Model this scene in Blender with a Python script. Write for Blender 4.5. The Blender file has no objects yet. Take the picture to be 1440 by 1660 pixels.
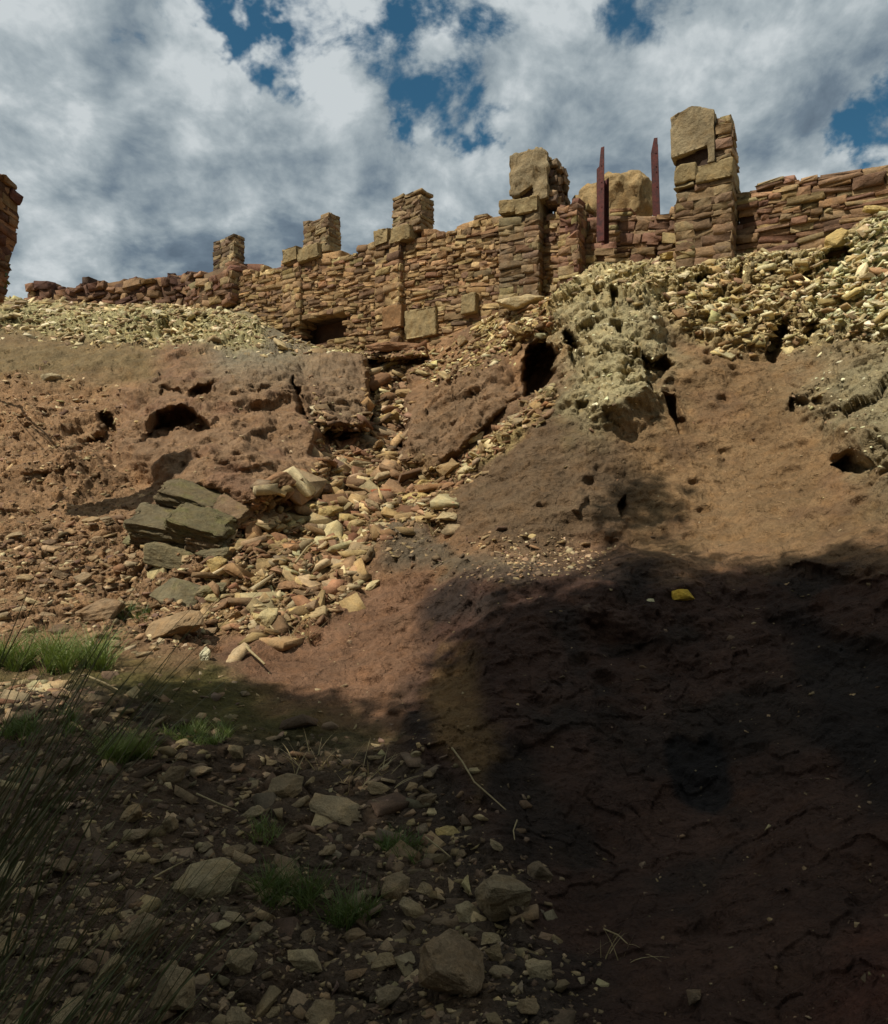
import bpy, bmesh, math, random
import numpy as np
from mathutils import Vector, Matrix, Euler
random.seed(7)
rng = np.random.default_rng(7)
R = math.radians

# ------------------------------------------------------------------ camera, sky, sun, exposure
F = 1130.0                      # focal length in photo pixels (photo is 1440 x 1660)
EYE = 1.6
sc = bpy.context.scene
cam_d = bpy.data.cameras.new('camera')
cam = bpy.data.objects.new('camera', cam_d)
sc.collection.objects.link(cam)
cam.location = (0, 0, EYE)
cam.rotation_euler = (R(90), 0, 0)
cam_d.sensor_fit = 'VERTICAL'
cam_d.sensor_height = 24.0
cam_d.lens = 24.0 * F / 1660.0
cam_d.clip_start = 0.05
cam_d.clip_end = 5000
sc.camera = cam
sc.render.resolution_x, sc.render.resolution_y = 888, 1024

SUN_EL, SUN_AZ = 57.0, 238.0    # azimuth clockwise from +Y: the sun stands behind the camera, to its left
L = Vector((math.sin(R(SUN_AZ)) * math.cos(R(SUN_EL)), math.cos(R(SUN_AZ)) * math.cos(R(SUN_EL)), math.sin(R(SUN_EL))))
sd = bpy.data.lights.new('sun', 'SUN')
sd.energy = 5.0
sd.angle = R(0.53)
sd.color = (1.0, 0.95, 0.87)
so = bpy.data.objects.new('sun', sd)
so.rotation_euler = L.to_track_quat('Z', 'Y').to_euler()
so.location = (-20, -20, 40)
sc.collection.objects.link(so)

sc.view_settings.view_transform = 'Standard'
sc.view_settings.look = 'None'
sc.view_settings.exposure = -0.1
sc.view_settings.gamma = 1.0
sc.cycles.max_bounces = 5
sc.cycles.diffuse_bounces = 3


def pdir(px, py):
    v = Vector(((px - 720) / F, 1.0, -(py - 830) / F))
    return v.normalized()


class NT:
    """small node-tree writer"""
    def __init__(s, nt):
        s.t = nt
        nt.nodes.clear()

    def n(s, typ, **kw):
        nd = s.t.nodes.new(typ)
        for k, v in kw.items():
            if k.startswith('i_'):
                nd.inputs[k[2:].replace('_', ' ')].default_value = v
            elif k.startswith('x'):
                nd.inputs[int(k[1:])].default_value = v
            else:
                setattr(nd, k, v)
        return nd

    def l(s, a, b):
        s.t.links.new(a, b)

    def put(s, v, sock):
        if hasattr(v, 'is_linked') or hasattr(v, 'links'):
            s.l(v, sock)
        else:
            sock.default_value = v

    def m(s, op, a, b=0.0, c=0.0, clamp=False):
        nd = s.t.nodes.new('ShaderNodeMath')
        nd.operation = op
        nd.use_clamp = clamp
        for v, k in ((a, 0), (b, 1), (c, 2)):
            s.put(v, nd.inputs[k])
        return nd.outputs[0]

    def vm(s, op, a, b=(0, 0, 0), out=0, scale=None):
        nd = s.t.nodes.new('ShaderNodeVectorMath')
        nd.operation = op
        s.put(a, nd.inputs[0])
        s.put(b, nd.inputs[1])
        if scale is not None:
            s.put(scale, nd.inputs[3])
        return nd.outputs[out]

    def noise(s, vec, scale, detail=4, rough=0.55, dist=0.0, out=0):
        nd = s.n('ShaderNodeTexNoise')
        nd.inputs['Scale'].default_value = scale
        nd.inputs['Detail'].default_value = detail
        nd.inputs['Roughness'].default_value = rough
        nd.inputs['Distortion'].default_value = dist
        s.l(vec, nd.inputs['Vector'])
        return nd.outputs[out]

    def mr(s, v, a, b, c, d, smooth=False):
        nd = s.n('ShaderNodeMapRange')
        if smooth:
            nd.interpolation_type = 'SMOOTHSTEP'
        s.put(v, nd.inputs[0])
        for k, x in zip((1, 2, 3, 4), (a, b, c, d)):
            s.put(x, nd.inputs[k])
        return nd.outputs[0]

    def mix(s, f, a, b, mode='MIX'):
        nd = s.n('ShaderNodeMix')
        nd.data_type = 'RGBA'
        nd.blend_type = mode
        s.put(f, nd.inputs[0])
        s.put(a, nd.inputs[6])
        s.put(b, nd.inputs[7])
        return nd.outputs[2]


# sky: Nishita sky seen through gaps in a broken layer of cumulus
w = bpy.data.worlds.new('World')
sc.world = w
w.use_nodes = True
T = NT(w.node_tree)
out = T.n('ShaderNodeOutputWorld')
bg = T.n('ShaderNodeBackground')
sky = T.n('ShaderNodeTexSky')
sky.sky_type = 'NISHITA'
sky.sun_disc = False
sky.sun_elevation = R(SUN_EL)
sky.sun_rotation = R(SUN_AZ)
sky.altitude = 300
sky.dust_density = 0.3
sky.ozone_density = 2.5
tc = T.n('ShaderNodeTexCoord')
D = T.vm('NORMALIZE', tc.outputs['Generated'])
sep = T.n('ShaderNodeSeparateXYZ')
T.l(D, sep.inputs[0])
zz = T.m('ADD', T.m('MAXIMUM', sep.outputs[2], 0.0), 0.42)
comb = T.n('ShaderNodeCombineXYZ')
T.l(T.m('DIVIDE', sep.outputs[0], zz), comb.inputs[0])
T.l(T.m('DIVIDE', sep.outputs[1], zz), comb.inputs[1])
P = T.vm('ADD', comb.outputs[0], (3.1, 1.7, 0.35))
warpn = T.noise(P, 3.0, 3, 0.5, out=1)
Pw = T.vm('ADD', P, T.vm('SCALE', T.vm('SUBTRACT', warpn, (.5, .5, .5)), scale=0.12))


def dens(vec):
    big = T.noise(vec, 2.1, 3, 0.5)
    fine = T.noise(vec, 9.0, 6, 0.60)
    bn = T.noise(vec, 5.0, 4, 0.5)
    bil = T.mr(T.m('ABSOLUTE', T.m('SUBTRACT', bn, 0.5)), 0.0, 0.22, 0.35, 0.75)
    mixd = T.m('ADD', T.m('ADD', T.m('MULTIPLY', big, 0.20), T.m('MULTIPLY', fine, 0.52)), T.m('MULTIPLY', bil, 0.28))
    return T.m('ADD', T.m('MULTIPLY', T.m('SUBTRACT', mixd, 0.5), 1.6), 0.5)


d0 = dens(Pw)
d1 = dens(T.vm('ADD', Pw, (-0.045, -0.03, 0.03)))
# gaps in the layer, as directions in the sky
hole_f = T.n('ShaderNodeValue')
hole_f.outputs[0].default_value = 0.0
acc = hole_f.outputs[0]
Dw = T.vm('ADD', D, T.vm('SCALE', T.vm('SUBTRACT', T.noise(D, 7.0, 5, 0.65, out=1), (.5, .5, .5)), scale=0.26))
for (hx, hy, hr, ha) in ((350, 20, .06, .20), (375, 70, .05, .18), (430, 120, .065, .22), (400, 170, .035, .16), (590, 100, .05, .16), (690, 30, .06, .18), (640, 20, .04, .14), (700, 190, .055, .22), (800, 262, .045, .22), (650, 235, .04, .13),
                         (1240, 35, .05, .17), (1170, 95, .035, .15), (1390, 245, .035, .18), (1335, 280, .03, .15), (1440, 200, .05, .18), (250, 210, .022, .18), (500, 60, .045, .13),
                         (870, -150, .15, .18), (200, -300, .2, .15), (1700, 100, .15, .18), (-300, 100, .15, .15)):
    dist = T.vm('DISTANCE', Dw, tuple(pdir(hx, hy)), out=1)
    acc = T.m('ADD', acc, T.mr(dist, hr * 1.3, 0.0, 0.0, ha * 0.68, True))
for (hx, hy, hr, ha) in ((120, 230, .30, .16), (900, 130, .17, .12), (1150, 210, .20, .14), (560, 330, .22, .12), (250, 380, .25, .12), (1350, 80, .12, .1)):
    dist = T.vm('DISTANCE', D, tuple(pdir(hx, hy)), out=1)
    acc = T.m('SUBTRACT', acc, T.mr(dist, hr, 0.0, 0.0, ha, True))
dd = T.m('SUBTRACT', d0, acc)
cover = T.mr(dd, 0.27, 0.42, 0.0, 1.0, True)
lit = T.m('SUBTRACT', d0, d1)
thick = T.mr(dd, 0.35, 0.85, 1.0, 0.1, True)
lum = T.m('ADD', T.m('MULTIPLY', thick, 0.30), T.m('MULTIPLY', lit, 1.9))
low = T.noise(T.vm('ADD', D, (4.2, 1.0, 2.0)), 4.6, 5, 0.6)
lum = T.m('ADD', lum, T.mr(low, 0.32, 0.68, -0.26, 0.30))
lum = T.m('ADD', lum, T.mr(sep.outputs[2], 0.2, 0.6, -0.02, 0.10))
for (hx, hy, hr, ha) in ((400, 400, .26, .30), (60, 470, .2, .12), (1000, 170, .22, .16), (700, 130, .12, .10), (100, 380, .15, -.10), (340, 350, .1, -.14), (1130, 190, .12, -.12), (1200, 130, .2, -.1),
                         (260, 100, .22, -.16), (870, 100, .12, -.12), (1400, 60, .12, -.06), (560, 60, .12, -.10)):
    dist = T.vm('DISTANCE', Dw, tuple(pdir(hx, hy)), out=1)
    lum = T.m('SUBTRACT', lum, T.mr(dist, hr, 0.0, 0.0, ha, True))
ramp = T.n('ShaderNodeValToRGB')
e = ramp.color_ramp.elements
e[0].position = 0.0
e[0].color = (0.12, 0.165, 0.215, 1)
e[1].position = 1.0
e[1].color = (0.62, 0.67, 0.69, 1)
for p_, c_ in ((0.25, (0.17, 0.225, 0.28, 1)), (0.5, (0.29, 0.35, 0.39, 1)), (0.75, (0.43, 0.49, 0.52, 1))):
    q = e.new(p_)
    q.color = c_
T.l(T.m('ADD', lum, 0.36), ramp.inputs[0])
skyc = T.vm('SCALE', sky.outputs[0], scale=0.058)
skyc = T.vm('MULTIPLY', skyc, (0.62, 1.22, 1.2))
final = T.mix(cover, skyc, ramp.outputs[0])
T.l(final, bg.inputs[0])
bg.inputs[1].default_value = 1.0
T.l(bg.outputs[0], out.inputs[0])
w.cycles.sampling_method = 'MANUAL'
w.cycles.sample_map_resolution = 256

# ------------------------------------------------------------------ numeric noise


def _hash(ix, iy, iz, s):
    h = (ix.astype(np.int64) * 374761393 + iy.astype(np.int64) * 668265263 + iz.astype(np.int64) * 2147483647 + s * 974711) & 0xFFFFFFFF
    h = ((h ^ (h >> 13)) * 1274126177) & 0xFFFFFFFF
    h = ((h ^ (h >> 16)) * 2246822519) & 0xFFFFFFFF
    return ((h ^ (h >> 15)) & 0xFFFFFF) / float(0xFFFFFF)


def vnoise(p, s=0):
    i = np.floor(p)
    f = p - i
    f = f * f * f * (f * (f * 6 - 15) + 10)
    i = i.astype(np.int64)
    r = 0
    for dx in (0, 1):
        wx = f[..., 0] if dx else 1 - f[..., 0]
        for dy in (0, 1):
            wy = f[..., 1] if dy else 1 - f[..., 1]
            for dz in (0, 1):
                wz = f[..., 2] if dz else 1 - f[..., 2]
                r = r + wx * wy * wz * _hash(i[..., 0] + dx, i[..., 1] + dy, i[..., 2] + dz, s)
    return r * 2 - 1


def fbm(p, oct=5, s=0, gain=0.5, ridged=False):
    a, r, t = 1.0, 0, 0
    for k in range(oct):
        v = vnoise(p, s + k * 17)
        if ridged:
            v = 1 - 2 * np.abs(v)
        r = r + a * v
        t += a
        p = p * 2.03 + 5.7
        a *= gain
    return r / t


def worley(p, s=0):
    i = np.floor(p).astype(np.int64)
    best = np.full(p.shape[:-1], 9.0)
    second = np.full(p.shape[:-1], 9.0)
    idr = np.zeros(p.shape[:-1])
    for dx in (-1, 0, 1):
        for dy in (-1, 0, 1):
            for dz in (-1, 0, 1):
                cx, cy, cz = i[..., 0] + dx, i[..., 1] + dy, i[..., 2] + dz
                qx = cx + _hash(cx, cy, cz, s) - p[..., 0]
                qy = cy + _hash(cx, cy, cz, s + 1) - p[..., 1]
                qz = cz + _hash(cx, cy, cz, s + 2) - p[..., 2]
                d = np.sqrt(qx * qx + qy * qy + qz * qz)
                nb = d < best
                second = np.where(nb, best, np.minimum(second, d))
                idr = np.where(nb, _hash(cx, cy, cz, s + 3), idr)
                best = np.where(nb, d, best)
    return best, second, idr


def sstep(a, b, x):
    t = np.clip((x - a) / (b - a), 0, 1)
    return t * t * (3 - 2 * t)


def poly_sd(pts, X, Y):
    """signed distance to a polygon, positive inside"""
    d = np.full(X.shape, 1e9)
    ins = np.zeros(X.shape, bool)
    n = len(pts)
    for k in range(n):
        ax, ay = pts[k]
        bx, by = pts[(k + 1) % n]
        ex, ey = bx - ax, by - ay
        wx, wy = X - ax, Y - ay
        t = np.clip((wx * ex + wy * ey) / (ex * ex + ey * ey + 1e-9), 0, 1)
        d = np.minimum(d, (wx - ex * t) ** 2 + (wy - ey * t) ** 2)
        c = ((ay <= Y) & (by > Y)) | ((by <= Y) & (ay > Y))
        xi = ax + (Y - ay) / (by - ay if by != ay else 1e-9) * ex
        ins ^= c & (X < xi)
    d = np.sqrt(d)
    return np.where(ins, d, -d)


def inside(pts, x, y):
    return bool(poly_sd(pts, np.array([x], float), np.array([y], float))[0] > 0)


def srgb(r, g, b, k=1.0):
    def c(v):
        v /= 255.0
        return (v / 12.92 if v < .04045 else ((v + .055) / 1.055) ** 2.4) * k
    return (c(r), c(g), c(b))


# ------------------------------------------------------------------ materials


def bump_chain(T, vec, specs):
    prev = None
    for (h, dist, strength) in specs:
        b = T.n('ShaderNodeBump')
        b.inputs['Distance'].default_value = dist
        b.inputs['Strength'].default_value = strength
        T.l(h, b.inputs['Height'])
        if prev:
            T.l(prev, b.inputs['Normal'])
        prev = b.outputs[0]
    return prev


def rock_material(name, source='attr', cols=None, sc_=1.0, big=.25, fine=1.0, tint=(1, 1, 1), bump=1.0, strata=0.0, moss=0.0, coords='Object'):
    m = bpy.data.materials.new(name)
    m.use_nodes = True
    T = NT(m.node_tree)
    o = T.n('ShaderNodeOutputMaterial')
    b = T.n('ShaderNodeBsdfPrincipled')
    b.inputs['Roughness'].default_value = 0.93
    b.inputs['Specular IOR Level'].default_value = 0.18
    T.l(b.outputs[0], o.inputs[0])
    tc = T.n('ShaderNodeTexCoord')
    geo = T.n('ShaderNodeNewGeometry')
    if source == 'object':
        oi = T.n('ShaderNodeObjectInfo')
        vec = T.vm('ADD', tc.outputs['Object'], T.vm('SCALE', (3.0, 7.0, 11.0), scale=oi.outputs['Random']))
        # object coords are scaled with the stone, so keep the grain in metres
        rp = T.n('ShaderNodeValToRGB')
        el = rp.color_ramp.elements
        n = len(cols)
        el[0].color = (*cols[0], 1)
        el[1].color = (*cols[-1], 1)
        for k in range(1, n - 1):
            q = el.new(k / (n - 1))
            q.color = (*cols[k], 1)
        T.l(oi.outputs['Random'], rp.inputs[0])
        base = rp.outputs[0]
        vec = geo.outputs['Position']
    elif source == 'attr':
        a = T.n('ShaderNodeAttribute')
        a.attribute_name = 'col'
        base = a.outputs['Color']
        vec = geo.outputs['Position']
    else:
        rgb = T.n('ShaderNodeRGB')
        rgb.outputs[0].default_value = (*cols[0], 1)
        base = rgb.outputs[0]
        vec = geo.outputs['Position']
    n1 = T.noise(vec, 2.3 * sc_, 6, 0.62, 0.3)
    n2 = T.noise(vec, 14 * sc_, 6, 0.65)
    n3 = T.noise(vec, 70 * sc_, 4, 0.7)
    v = T.m('MULTIPLY', T.mr(n1, 0.3, 0.7, 0.72, 1.26), T.mr(n2, 0.3, 0.7, 0.76, 1.24))
    v = T.m('MULTIPLY', v, T.mr(n3, 0.28, 0.72, 0.72, 1.28))
    c = T.vm('SCALE', base, scale=v)
    # warm/cool drift and pale mineral specks that belong to the rock itself
    n4 = T.noise(T.vm('ADD', vec, (9.1, 3.3, 5.2)), 5.0 * sc_, 5, 0.6)
    c = T.mix(T.mr(n4, 0.45, 0.72, 0.0, 0.55, True), c, T.vm('MULTIPLY', c, (1.12, 0.99, 0.80)))
    c = T.mix(T.mr(n4, 0.5, 0.3, 0.0, 0.5, True), c, T.vm('MULTIPLY', c, (0.94, 1.0, 1.02)))
    vor = T.n('ShaderNodeTexVoronoi')
    vor.inputs['Scale'].default_value = 26 * sc_
    T.l(T.vm('ADD', vec, T.vm('SCALE', T.noise(vec, 12, 3, out=1), scale=0.08)), vor.inputs['Vector'])
    speck = T.m('MULTIPLY', T.mr(vor.outputs['Distance'], 0.20, 0.05, 0.0, 1.0, True), T.mr(T.noise(vec, 4.0, 3), 0.5, 0.66, 0.0, 0.5, True))
    c = T.mix(speck, c, T.vm('MULTIPLY', c, (1.7, 1.62, 1.45)))
    if moss:
        mm = T.m('MULTIPLY', T.mr(T.noise(T.vm('ADD', vec, (1.1, 8.3, 2.2)), 3.1, 6, 0.7), 0.5, 0.62, 0.0, 1.0, True), moss)
        c = T.mix(mm, c, T.vm('MULTIPLY', c, (0.95, 1.12, 0.70)))
    c = T.vm('MULTIPLY', c, tint)
    T.l(c, b.inputs['Base Color'])
    specs = [(n1, 0.10 * big, 0.55 * bump), (n2, 0.035 * (1 + fine) / 2, 0.85 * bump), (n3, 0.009 * fine, 0.9 * bump)]
    if fine > 1.5:
        vc = T.n('ShaderNodeTexVoronoi')
        vc.inputs['Scale'].default_value = 22
        T.l(T.vm('ADD', vec, T.vm('SCALE', T.noise(vec, 9, 4, out=1), scale=0.12)), vc.inputs['Vector'])
        specs.append((vc.outputs['Distance'], 0.03, 0.5))
        vr = T.n('ShaderNodeTexVoronoi')
        vr.feature = 'DISTANCE_TO_EDGE'
        vr.inputs['Scale'].default_value = 3.2
        T.l(T.vm('ADD', vec, T.vm('SCALE', T.noise(vec, 3, 5, out=1), scale=0.5)), vr.inputs['Vector'])
        specs.append((T.mr(vr.outputs['Distance'], 0.0, 0.035, 0.0, 1.0), 0.02, 0.6))
    if strata:
        sepx = T.n('ShaderNodeMapping')
        sepx.inputs['Scale'].default_value = (2.0, 2.0, 26.0)
        sepx.inputs['Rotation'].default_value = (0.2, 0.15, 0)
        T.l(vec, sepx.inputs[0])
        st = T.noise(sepx.outputs[0], 1.0, 4, 0.6, 0.4)
        specs.insert(1, (st, 0.03, strata))
    T.l(bump_chain(T, vec, specs), b.inputs['Normal'])
    return m


def simple_material(name, col, rough=0.8, var=0.25, scale=20, bump=0.3, metal=0.0, transl=None, col2=None):
    m = bpy.data.materials.new(name)
    m.use_nodes = True
    T = NT(m.node_tree)
    o = T.n('ShaderNodeOutputMaterial')
    b = T.n('ShaderNodeBsdfPrincipled')
    b.inputs['Roughness'].default_value = rough
    b.inputs['Metallic'].default_value = metal
    geo = T.n('ShaderNodeNewGeometry')
    n = T.noise(geo.outputs['Position'], scale, 5, 0.6)
    base = T.mix(T.mr(n, 0.35, 0.65, 0, 1), (*col, 1), (*(col2 or col), 1))
    n2 = T.noise(geo.outputs['Position'], scale * 3.3, 4, 0.6)
    T.l(T.vm('SCALE', base, scale=T.mr(n2, 0.3, 0.7, 1 - var, 1 + var)), b.inputs['Base Color'])
    bp = T.n('ShaderNodeBump')
    bp.inputs['Distance'].default_value = 0.01
    bp.inputs['Strength'].default_value = bump
    T.l(n2, bp.inputs['Height'])
    T.l(bp.outputs[0], b.inputs['Normal'])
    if transl:
        tr = T.n('ShaderNodeBsdfTranslucent')
        tr.inputs[0].default_value = (*transl, 1)
        mx = T.n('ShaderNodeMixShader')
        mx.inputs[0].default_value = 0.25
        T.l(b.outputs[0], mx.inputs[1])
        T.l(tr.outputs[0], mx.inputs[2])
        T.l(mx.outputs[0], o.inputs[0])
    else:
        T.l(b.outputs[0], o.inputs[0])
    return m


M_GROUND = rock_material('hillside_earth', bump=1.0, big=.8, fine=2.2)
M_STONE = rock_material('loose_rubble', sc_=2.0, bump=0.35, big=0)
M_WALL = rock_material('wall_stone', sc_=1.8, bump=0.55, strata=0.12, big=0, fine=1.4)

# ------------------------------------------------------------------ mesh helpers


def mesh_obj(name, V, faces, mat, parent=None, col=None, smooth=False, label=None, cat=None, group=None, kind=None):
    me = bpy.data.meshes.new(name)
    V = np.asarray(V, np.float32)
    if isinstance(faces, np.ndarray):
        nf, k = faces.shape
        me.vertices.add(len(V))
        me.vertices.foreach_set('co', V.ravel())
        me.loops.add(nf * k)
        me.loops.foreach_set('vertex_index', faces.astype(np.int32).ravel())
        me.polygons.add(nf)
        me.polygons.foreach_set('loop_start', np.arange(0, nf * k, k, dtype=np.int32))
        me.update(calc_edges=True)
        me.validate()
    else:
        me.from_pydata([tuple(map(float, v)) for v in V], [], faces)
        me.update()
    if col is not None:
        a = me.color_attributes.new('col', 'FLOAT_COLOR', 'POINT')
        c = np.ones((len(me.vertices), 4), np.float32)
        c[:, :3] = np.asarray(col, np.float32)[:len(c)]
        a.data.foreach_set('color', c.ravel())
    me.materials.append(mat)
    if smooth:
        me.polygons.foreach_set('use_smooth', np.ones(len(me.polygons), bool))
    o = bpy.data.objects.new(name, me)
    sc.collection.objects.link(o)
    if parent:
        o.parent = parent
    tag(o, label, cat, group, kind)
    return o


def tag(o, label=None, cat=None, group=None, kind=None):
    if label:
        o['label'] = label
    if cat:
        o['category'] = cat
    if group:
        o['group'] = group
    if kind:
        o['kind'] = kind
    return o


def empty(name, loc, label, cat, group=None):
    o = bpy.data.objects.new(name, None)
    o.location = loc
    o.empty_display_size = 0.2
    sc.collection.objects.link(o)
    bpy.context.view_layer.update()
    return tag(o, label, cat, group)


# ------------------------------------------------------------------ where the wall stands (a line on the hill), and the base curve
def wall_Y(px):
    px = np.asarray(px, float)
    k = (np.clip(px, 310, 1900) - 720) / F
    t = (4.57 - 12 * k) / (2.76 + 2.15 * k)
    y = 12 + 2.15 * t
    return np.where(px < 310, y + (310 - np.clip(px, -900, 310)) * 0.010, y)


BASE = [(-700, 470), (-200, 474), (0, 480), (60, 490), (150, 494), (310, 494), (400, 502), (455, 538), (520, 564), (600, 572), (700, 556), (760, 530), (800, 512), (860, 500), (905, 474), (960, 434), (1040, 420),
        (1100, 418), (1200, 414), (1340, 404), (1380, 372), (1440, 342), (1700, 250), (2300, 150)]
bx_, by_ = np.array(BASE, float).T


def base_py(px):
    return np.interp(px, bx_, by_)


# depth control points: photo position -> distance in metres
CTRL = [(-300, 600, 18), (-300, 800, 12), (-300, 1000, 8), (-300, 1250, 4.2), (-300, 1660, 2.0), (-300, 1800, 1.6),
        (0, 530, 20.5), (0, 600, 16), (0, 700, 12.6), (0, 850, 9), (0, 1000, 6.5), (0, 1100, 5.1), (0, 1250, 3.8), (0, 1450, 2.75), (0, 1660, 2.05), (0, 1800, 1.7),
        (150, 540, 19), (150, 600, 15.8), (150, 700, 12.4), (150, 850, 9.0), (150, 950, 7.6),
        (300, 550, 17.2), (300, 620, 13.6), (300, 700, 11.4), (300, 800, 9.6), (300, 900, 8.2), (300, 1000, 7.0), (300, 1100, 5.6), (300, 1250, 4.05), (300, 1450, 2.85), (300, 1660, 2.1), (300, 1800, 1.75),
        (450, 580, 15.2), (450, 660, 12.2), (450, 760, 10.2),
        (560, 610, 14.4), (560, 700, 12.2), (620, 640, 14.0), (620, 700, 12.6), (620, 760, 11), (620, 850, 9), (620, 950, 7.5), (620, 1050, 6.1), (620, 1150, 5.0), (620, 1300, 3.8), (620, 1450, 2.95), (620, 1660, 2.2), (620, 1800, 1.8),
        (740, 590, 14.0), (820, 560, 13.2), (820, 640, 11.2), (760, 720, 10.6), (820, 740, 8.9), (740, 850, 8.2), (850, 850, 7.4), (800, 940, 6.3), (800, 1050, 5.4), (800, 1200, 4.3), (800, 1450, 2.9), (800, 1660, 2.1), (800, 1800, 1.75),
        (950, 500, 11.8), (950, 600, 10.0), (950, 750, 8.2), (950, 850, 7.2), (950, 950, 6.0), (950, 1100, 4.9), (950, 1300, 3.7), (950, 1500, 2.75), (950, 1660, 2.15), (950, 1800, 1.75),
        (1150, 480, 11.0), (1150, 560, 9.9), (1150, 650, 8.9), (1150, 750, 8.0), (1150, 850, 7.1), (1150, 930, 6.0), (1150, 1020, 5.1), (1150, 1150, 4.3), (1150, 1300, 3.5), (1150, 1500, 2.6), (1150, 1660, 2.0), (1150, 1800, 1.65),
        (1300, 500, 10.2), (1300, 620, 8.6), (1300, 850, 6.5),
        (1440, 450, 9.4), (1440, 560, 8.3), (1440, 650, 7.3), (1440, 750, 6.4), (1440, 850, 5.7), (1440, 920, 4.9), (1440, 1000, 4.3), (1440, 1150, 3.5), (1440, 1300, 2.85), (1440, 1500, 2.1), (1440, 1660, 1.65), (1440, 1800, 1.4),
        (1700, 350, 8.4), (1700, 560, 6.6), (1700, 850, 4.3), (1700, 1150, 2.7), (1700, 1660, 1.4), (1700, 1800, 1.2),
        (2300, 600, 5.0), (2300, 1200, 2.2), (2300, 1800, 1.1), (-700, 700, 14), (-700, 1200, 5), (-700, 1800, 1.7)]
for bxp in list(range(-200, 1700, 60)):
    CTRL.append((bxp, float(base_py(bxp)), float(wall_Y(bxp))))
C = np.array(CTRL, float)


def tps_fit(x, y, v, lam=1e-3):
    n = len(x)
    d2 = (x[:, None] - x[None]) ** 2 + (y[:, None] - y[None]) ** 2
    K = 0.5 * d2 * np.log(d2 + 1e-12)
    K[np.diag_indices(n)] = lam
    Pm = np.c_[np.ones(n), x, y]
    A = np.block([[K, Pm], [Pm.T, np.zeros((3, 3))]])
    return np.linalg.solve(A, np.r_[v, 0, 0, 0])


cx, cy, cv = C[:, 0] / 500, C[:, 1] / 500, np.log(C[:, 2])
W = tps_fit(cx, cy, cv, 2e-3)


def tps_eval(px, py):
    x, y = px.ravel() / 500, py.ravel() / 500
    r = W[-3] + W[-2] * x + W[-1] * y
    for k in range(len(cx)):
        d2 = (x - cx[k]) ** 2 + (y - cy[k]) ** 2
        r += W[k] * 0.5 * d2 * np.log(d2 + 1e-12)
    return np.exp(r).reshape(px.shape)


# grid: columns in bearing, rows from the foot of the wall down to the viewer's feet
cols = np.r_[np.linspace(-700, -40, 70)[:-1], np.arange(-40, 1481, 2.0), np.linspace(1480, 2300, 80)[1:]]
NR = 640
tt = np.linspace(0, 1, NR)
GX = np.repeat(cols[None], NR, 0)
GB = base_py(GX)
GY = GB + tt[:, None] * (1790 - GB)
# evaluate the smooth base on a coarse grid and interpolate (fast)
cc = np.linspace(-700, 2300, 260)
tr_ = np.linspace(0, 1, 160)
CXm = np.repeat(cc[None], 160, 0)
CBm = base_py(CXm)
CYm = CBm + tr_[:, None] * (1790 - CBm)
DEPc = tps_eval(CXm, CYm)
tmp = np.array([np.interp(cols, cc, r_) for r_ in DEPc])
DEP = np.array([np.interp(tt, tr_, tmp[:, k]) for k in range(len(cols))]).T


def ray(px, py, Y):
    return np.stack([(px - 720) / F * Y, Y, EYE - (py - 830) / F * Y], -1)


def grid_normals(Pg):
    du = np.gradient(Pg, axis=1)
    dv = np.gradient(Pg, axis=0)
    n = np.cross(dv, du)
    n /= np.linalg.norm(n, axis=-1, keepdims=True) + 1e-9
    flip = (n[..., 1] > 0) & (n[..., 2] < 0)
    n[flip] *= -1
    return n


B0 = ray(GX, GY, DEP)
N0 = grid_normals(B0)
# a smoother normal field for the relief
for _ in range(3):
    N0[1:-1, 1:-1] = (N0[:-2, 1:-1] + N0[2:, 1:-1] + N0[1:-1, :-2] + N0[1:-1, 2:] + N0[1:-1, 1:-1]) / 5
N0 /= np.linalg.norm(N0, axis=-1, keepdims=True) + 1e-9
if N0[300, 400, 1] > 0:
    N0 = -N0

# warp for ragged outlines
wx_ = fbm(B0 * 1.3, 5, 3) * 26 + fbm(B0 * 6, 3, 9) * 9
wy_ = fbm(B0 * 1.3, 5, 41) * 26 + fbm(B0 * 6, 3, 47) * 9
wscale = np.clip(9.0 / DEP, 0.4, 1.6)
WX, WY = GX + wx_ * wscale * 0.5, GY + wy_ * wscale * 0.5

Z = {}   # named outline -> points in the photo
Z['slab'] = [(893, 640), (850, 675), (770, 742), (742, 790), (722, 862), (760, 880), (900, 900), (1000, 880), (1060, 800), (1060, 700), (960, 640), (925, 600), (903, 622)]
Z['dome'] = [(205, 640), (250, 590), (330, 568), (430, 560), (478, 590), (500, 660), (515, 720), (540, 755), (500, 800), (420, 832), (380, 835), (300, 800), (215, 760), (195, 700)]
Z['cave'] = [(232, 716), (238, 694), (258, 670), (296, 662), (322, 672), (338, 690), (300, 702), (262, 717)]
Z['gully'] = [(600, 596), (660, 600), (665, 660), (648, 755), (560, 772), (505, 740), (512, 690), (598, 700)]
Z['knob'] = [(498, 575), (540, 562), (588, 572), (600, 620), (600, 690), (560, 702), (520, 690), (505, 640)]
Z['midslab'] = [(720, 600), (790, 572), (835, 600), (838, 645), (770, 700), (745, 735), (700, 765), (648, 760), (662, 690)]
Z['grey'] = [(905, 540), (900, 490), (945, 440), (1040, 425), (1065, 540), (1075, 640), (1010, 680), (960, 680), (925, 640)]
Z['rgrey'] = [(1290, 650), (1350, 570), (1500, 500), (1600, 700), (1560, 790), (1440, 790), (1350, 700)]
Z['lower'] = [(596, 890), (690, 872), (770, 922), (960, 930), (1010, 900), (1150, 930), (1440, 905), (1800, 880), (1800, 1900), (930, 1900), (820, 1500), (700, 1220), (600, 1080), (640, 960)]
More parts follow.
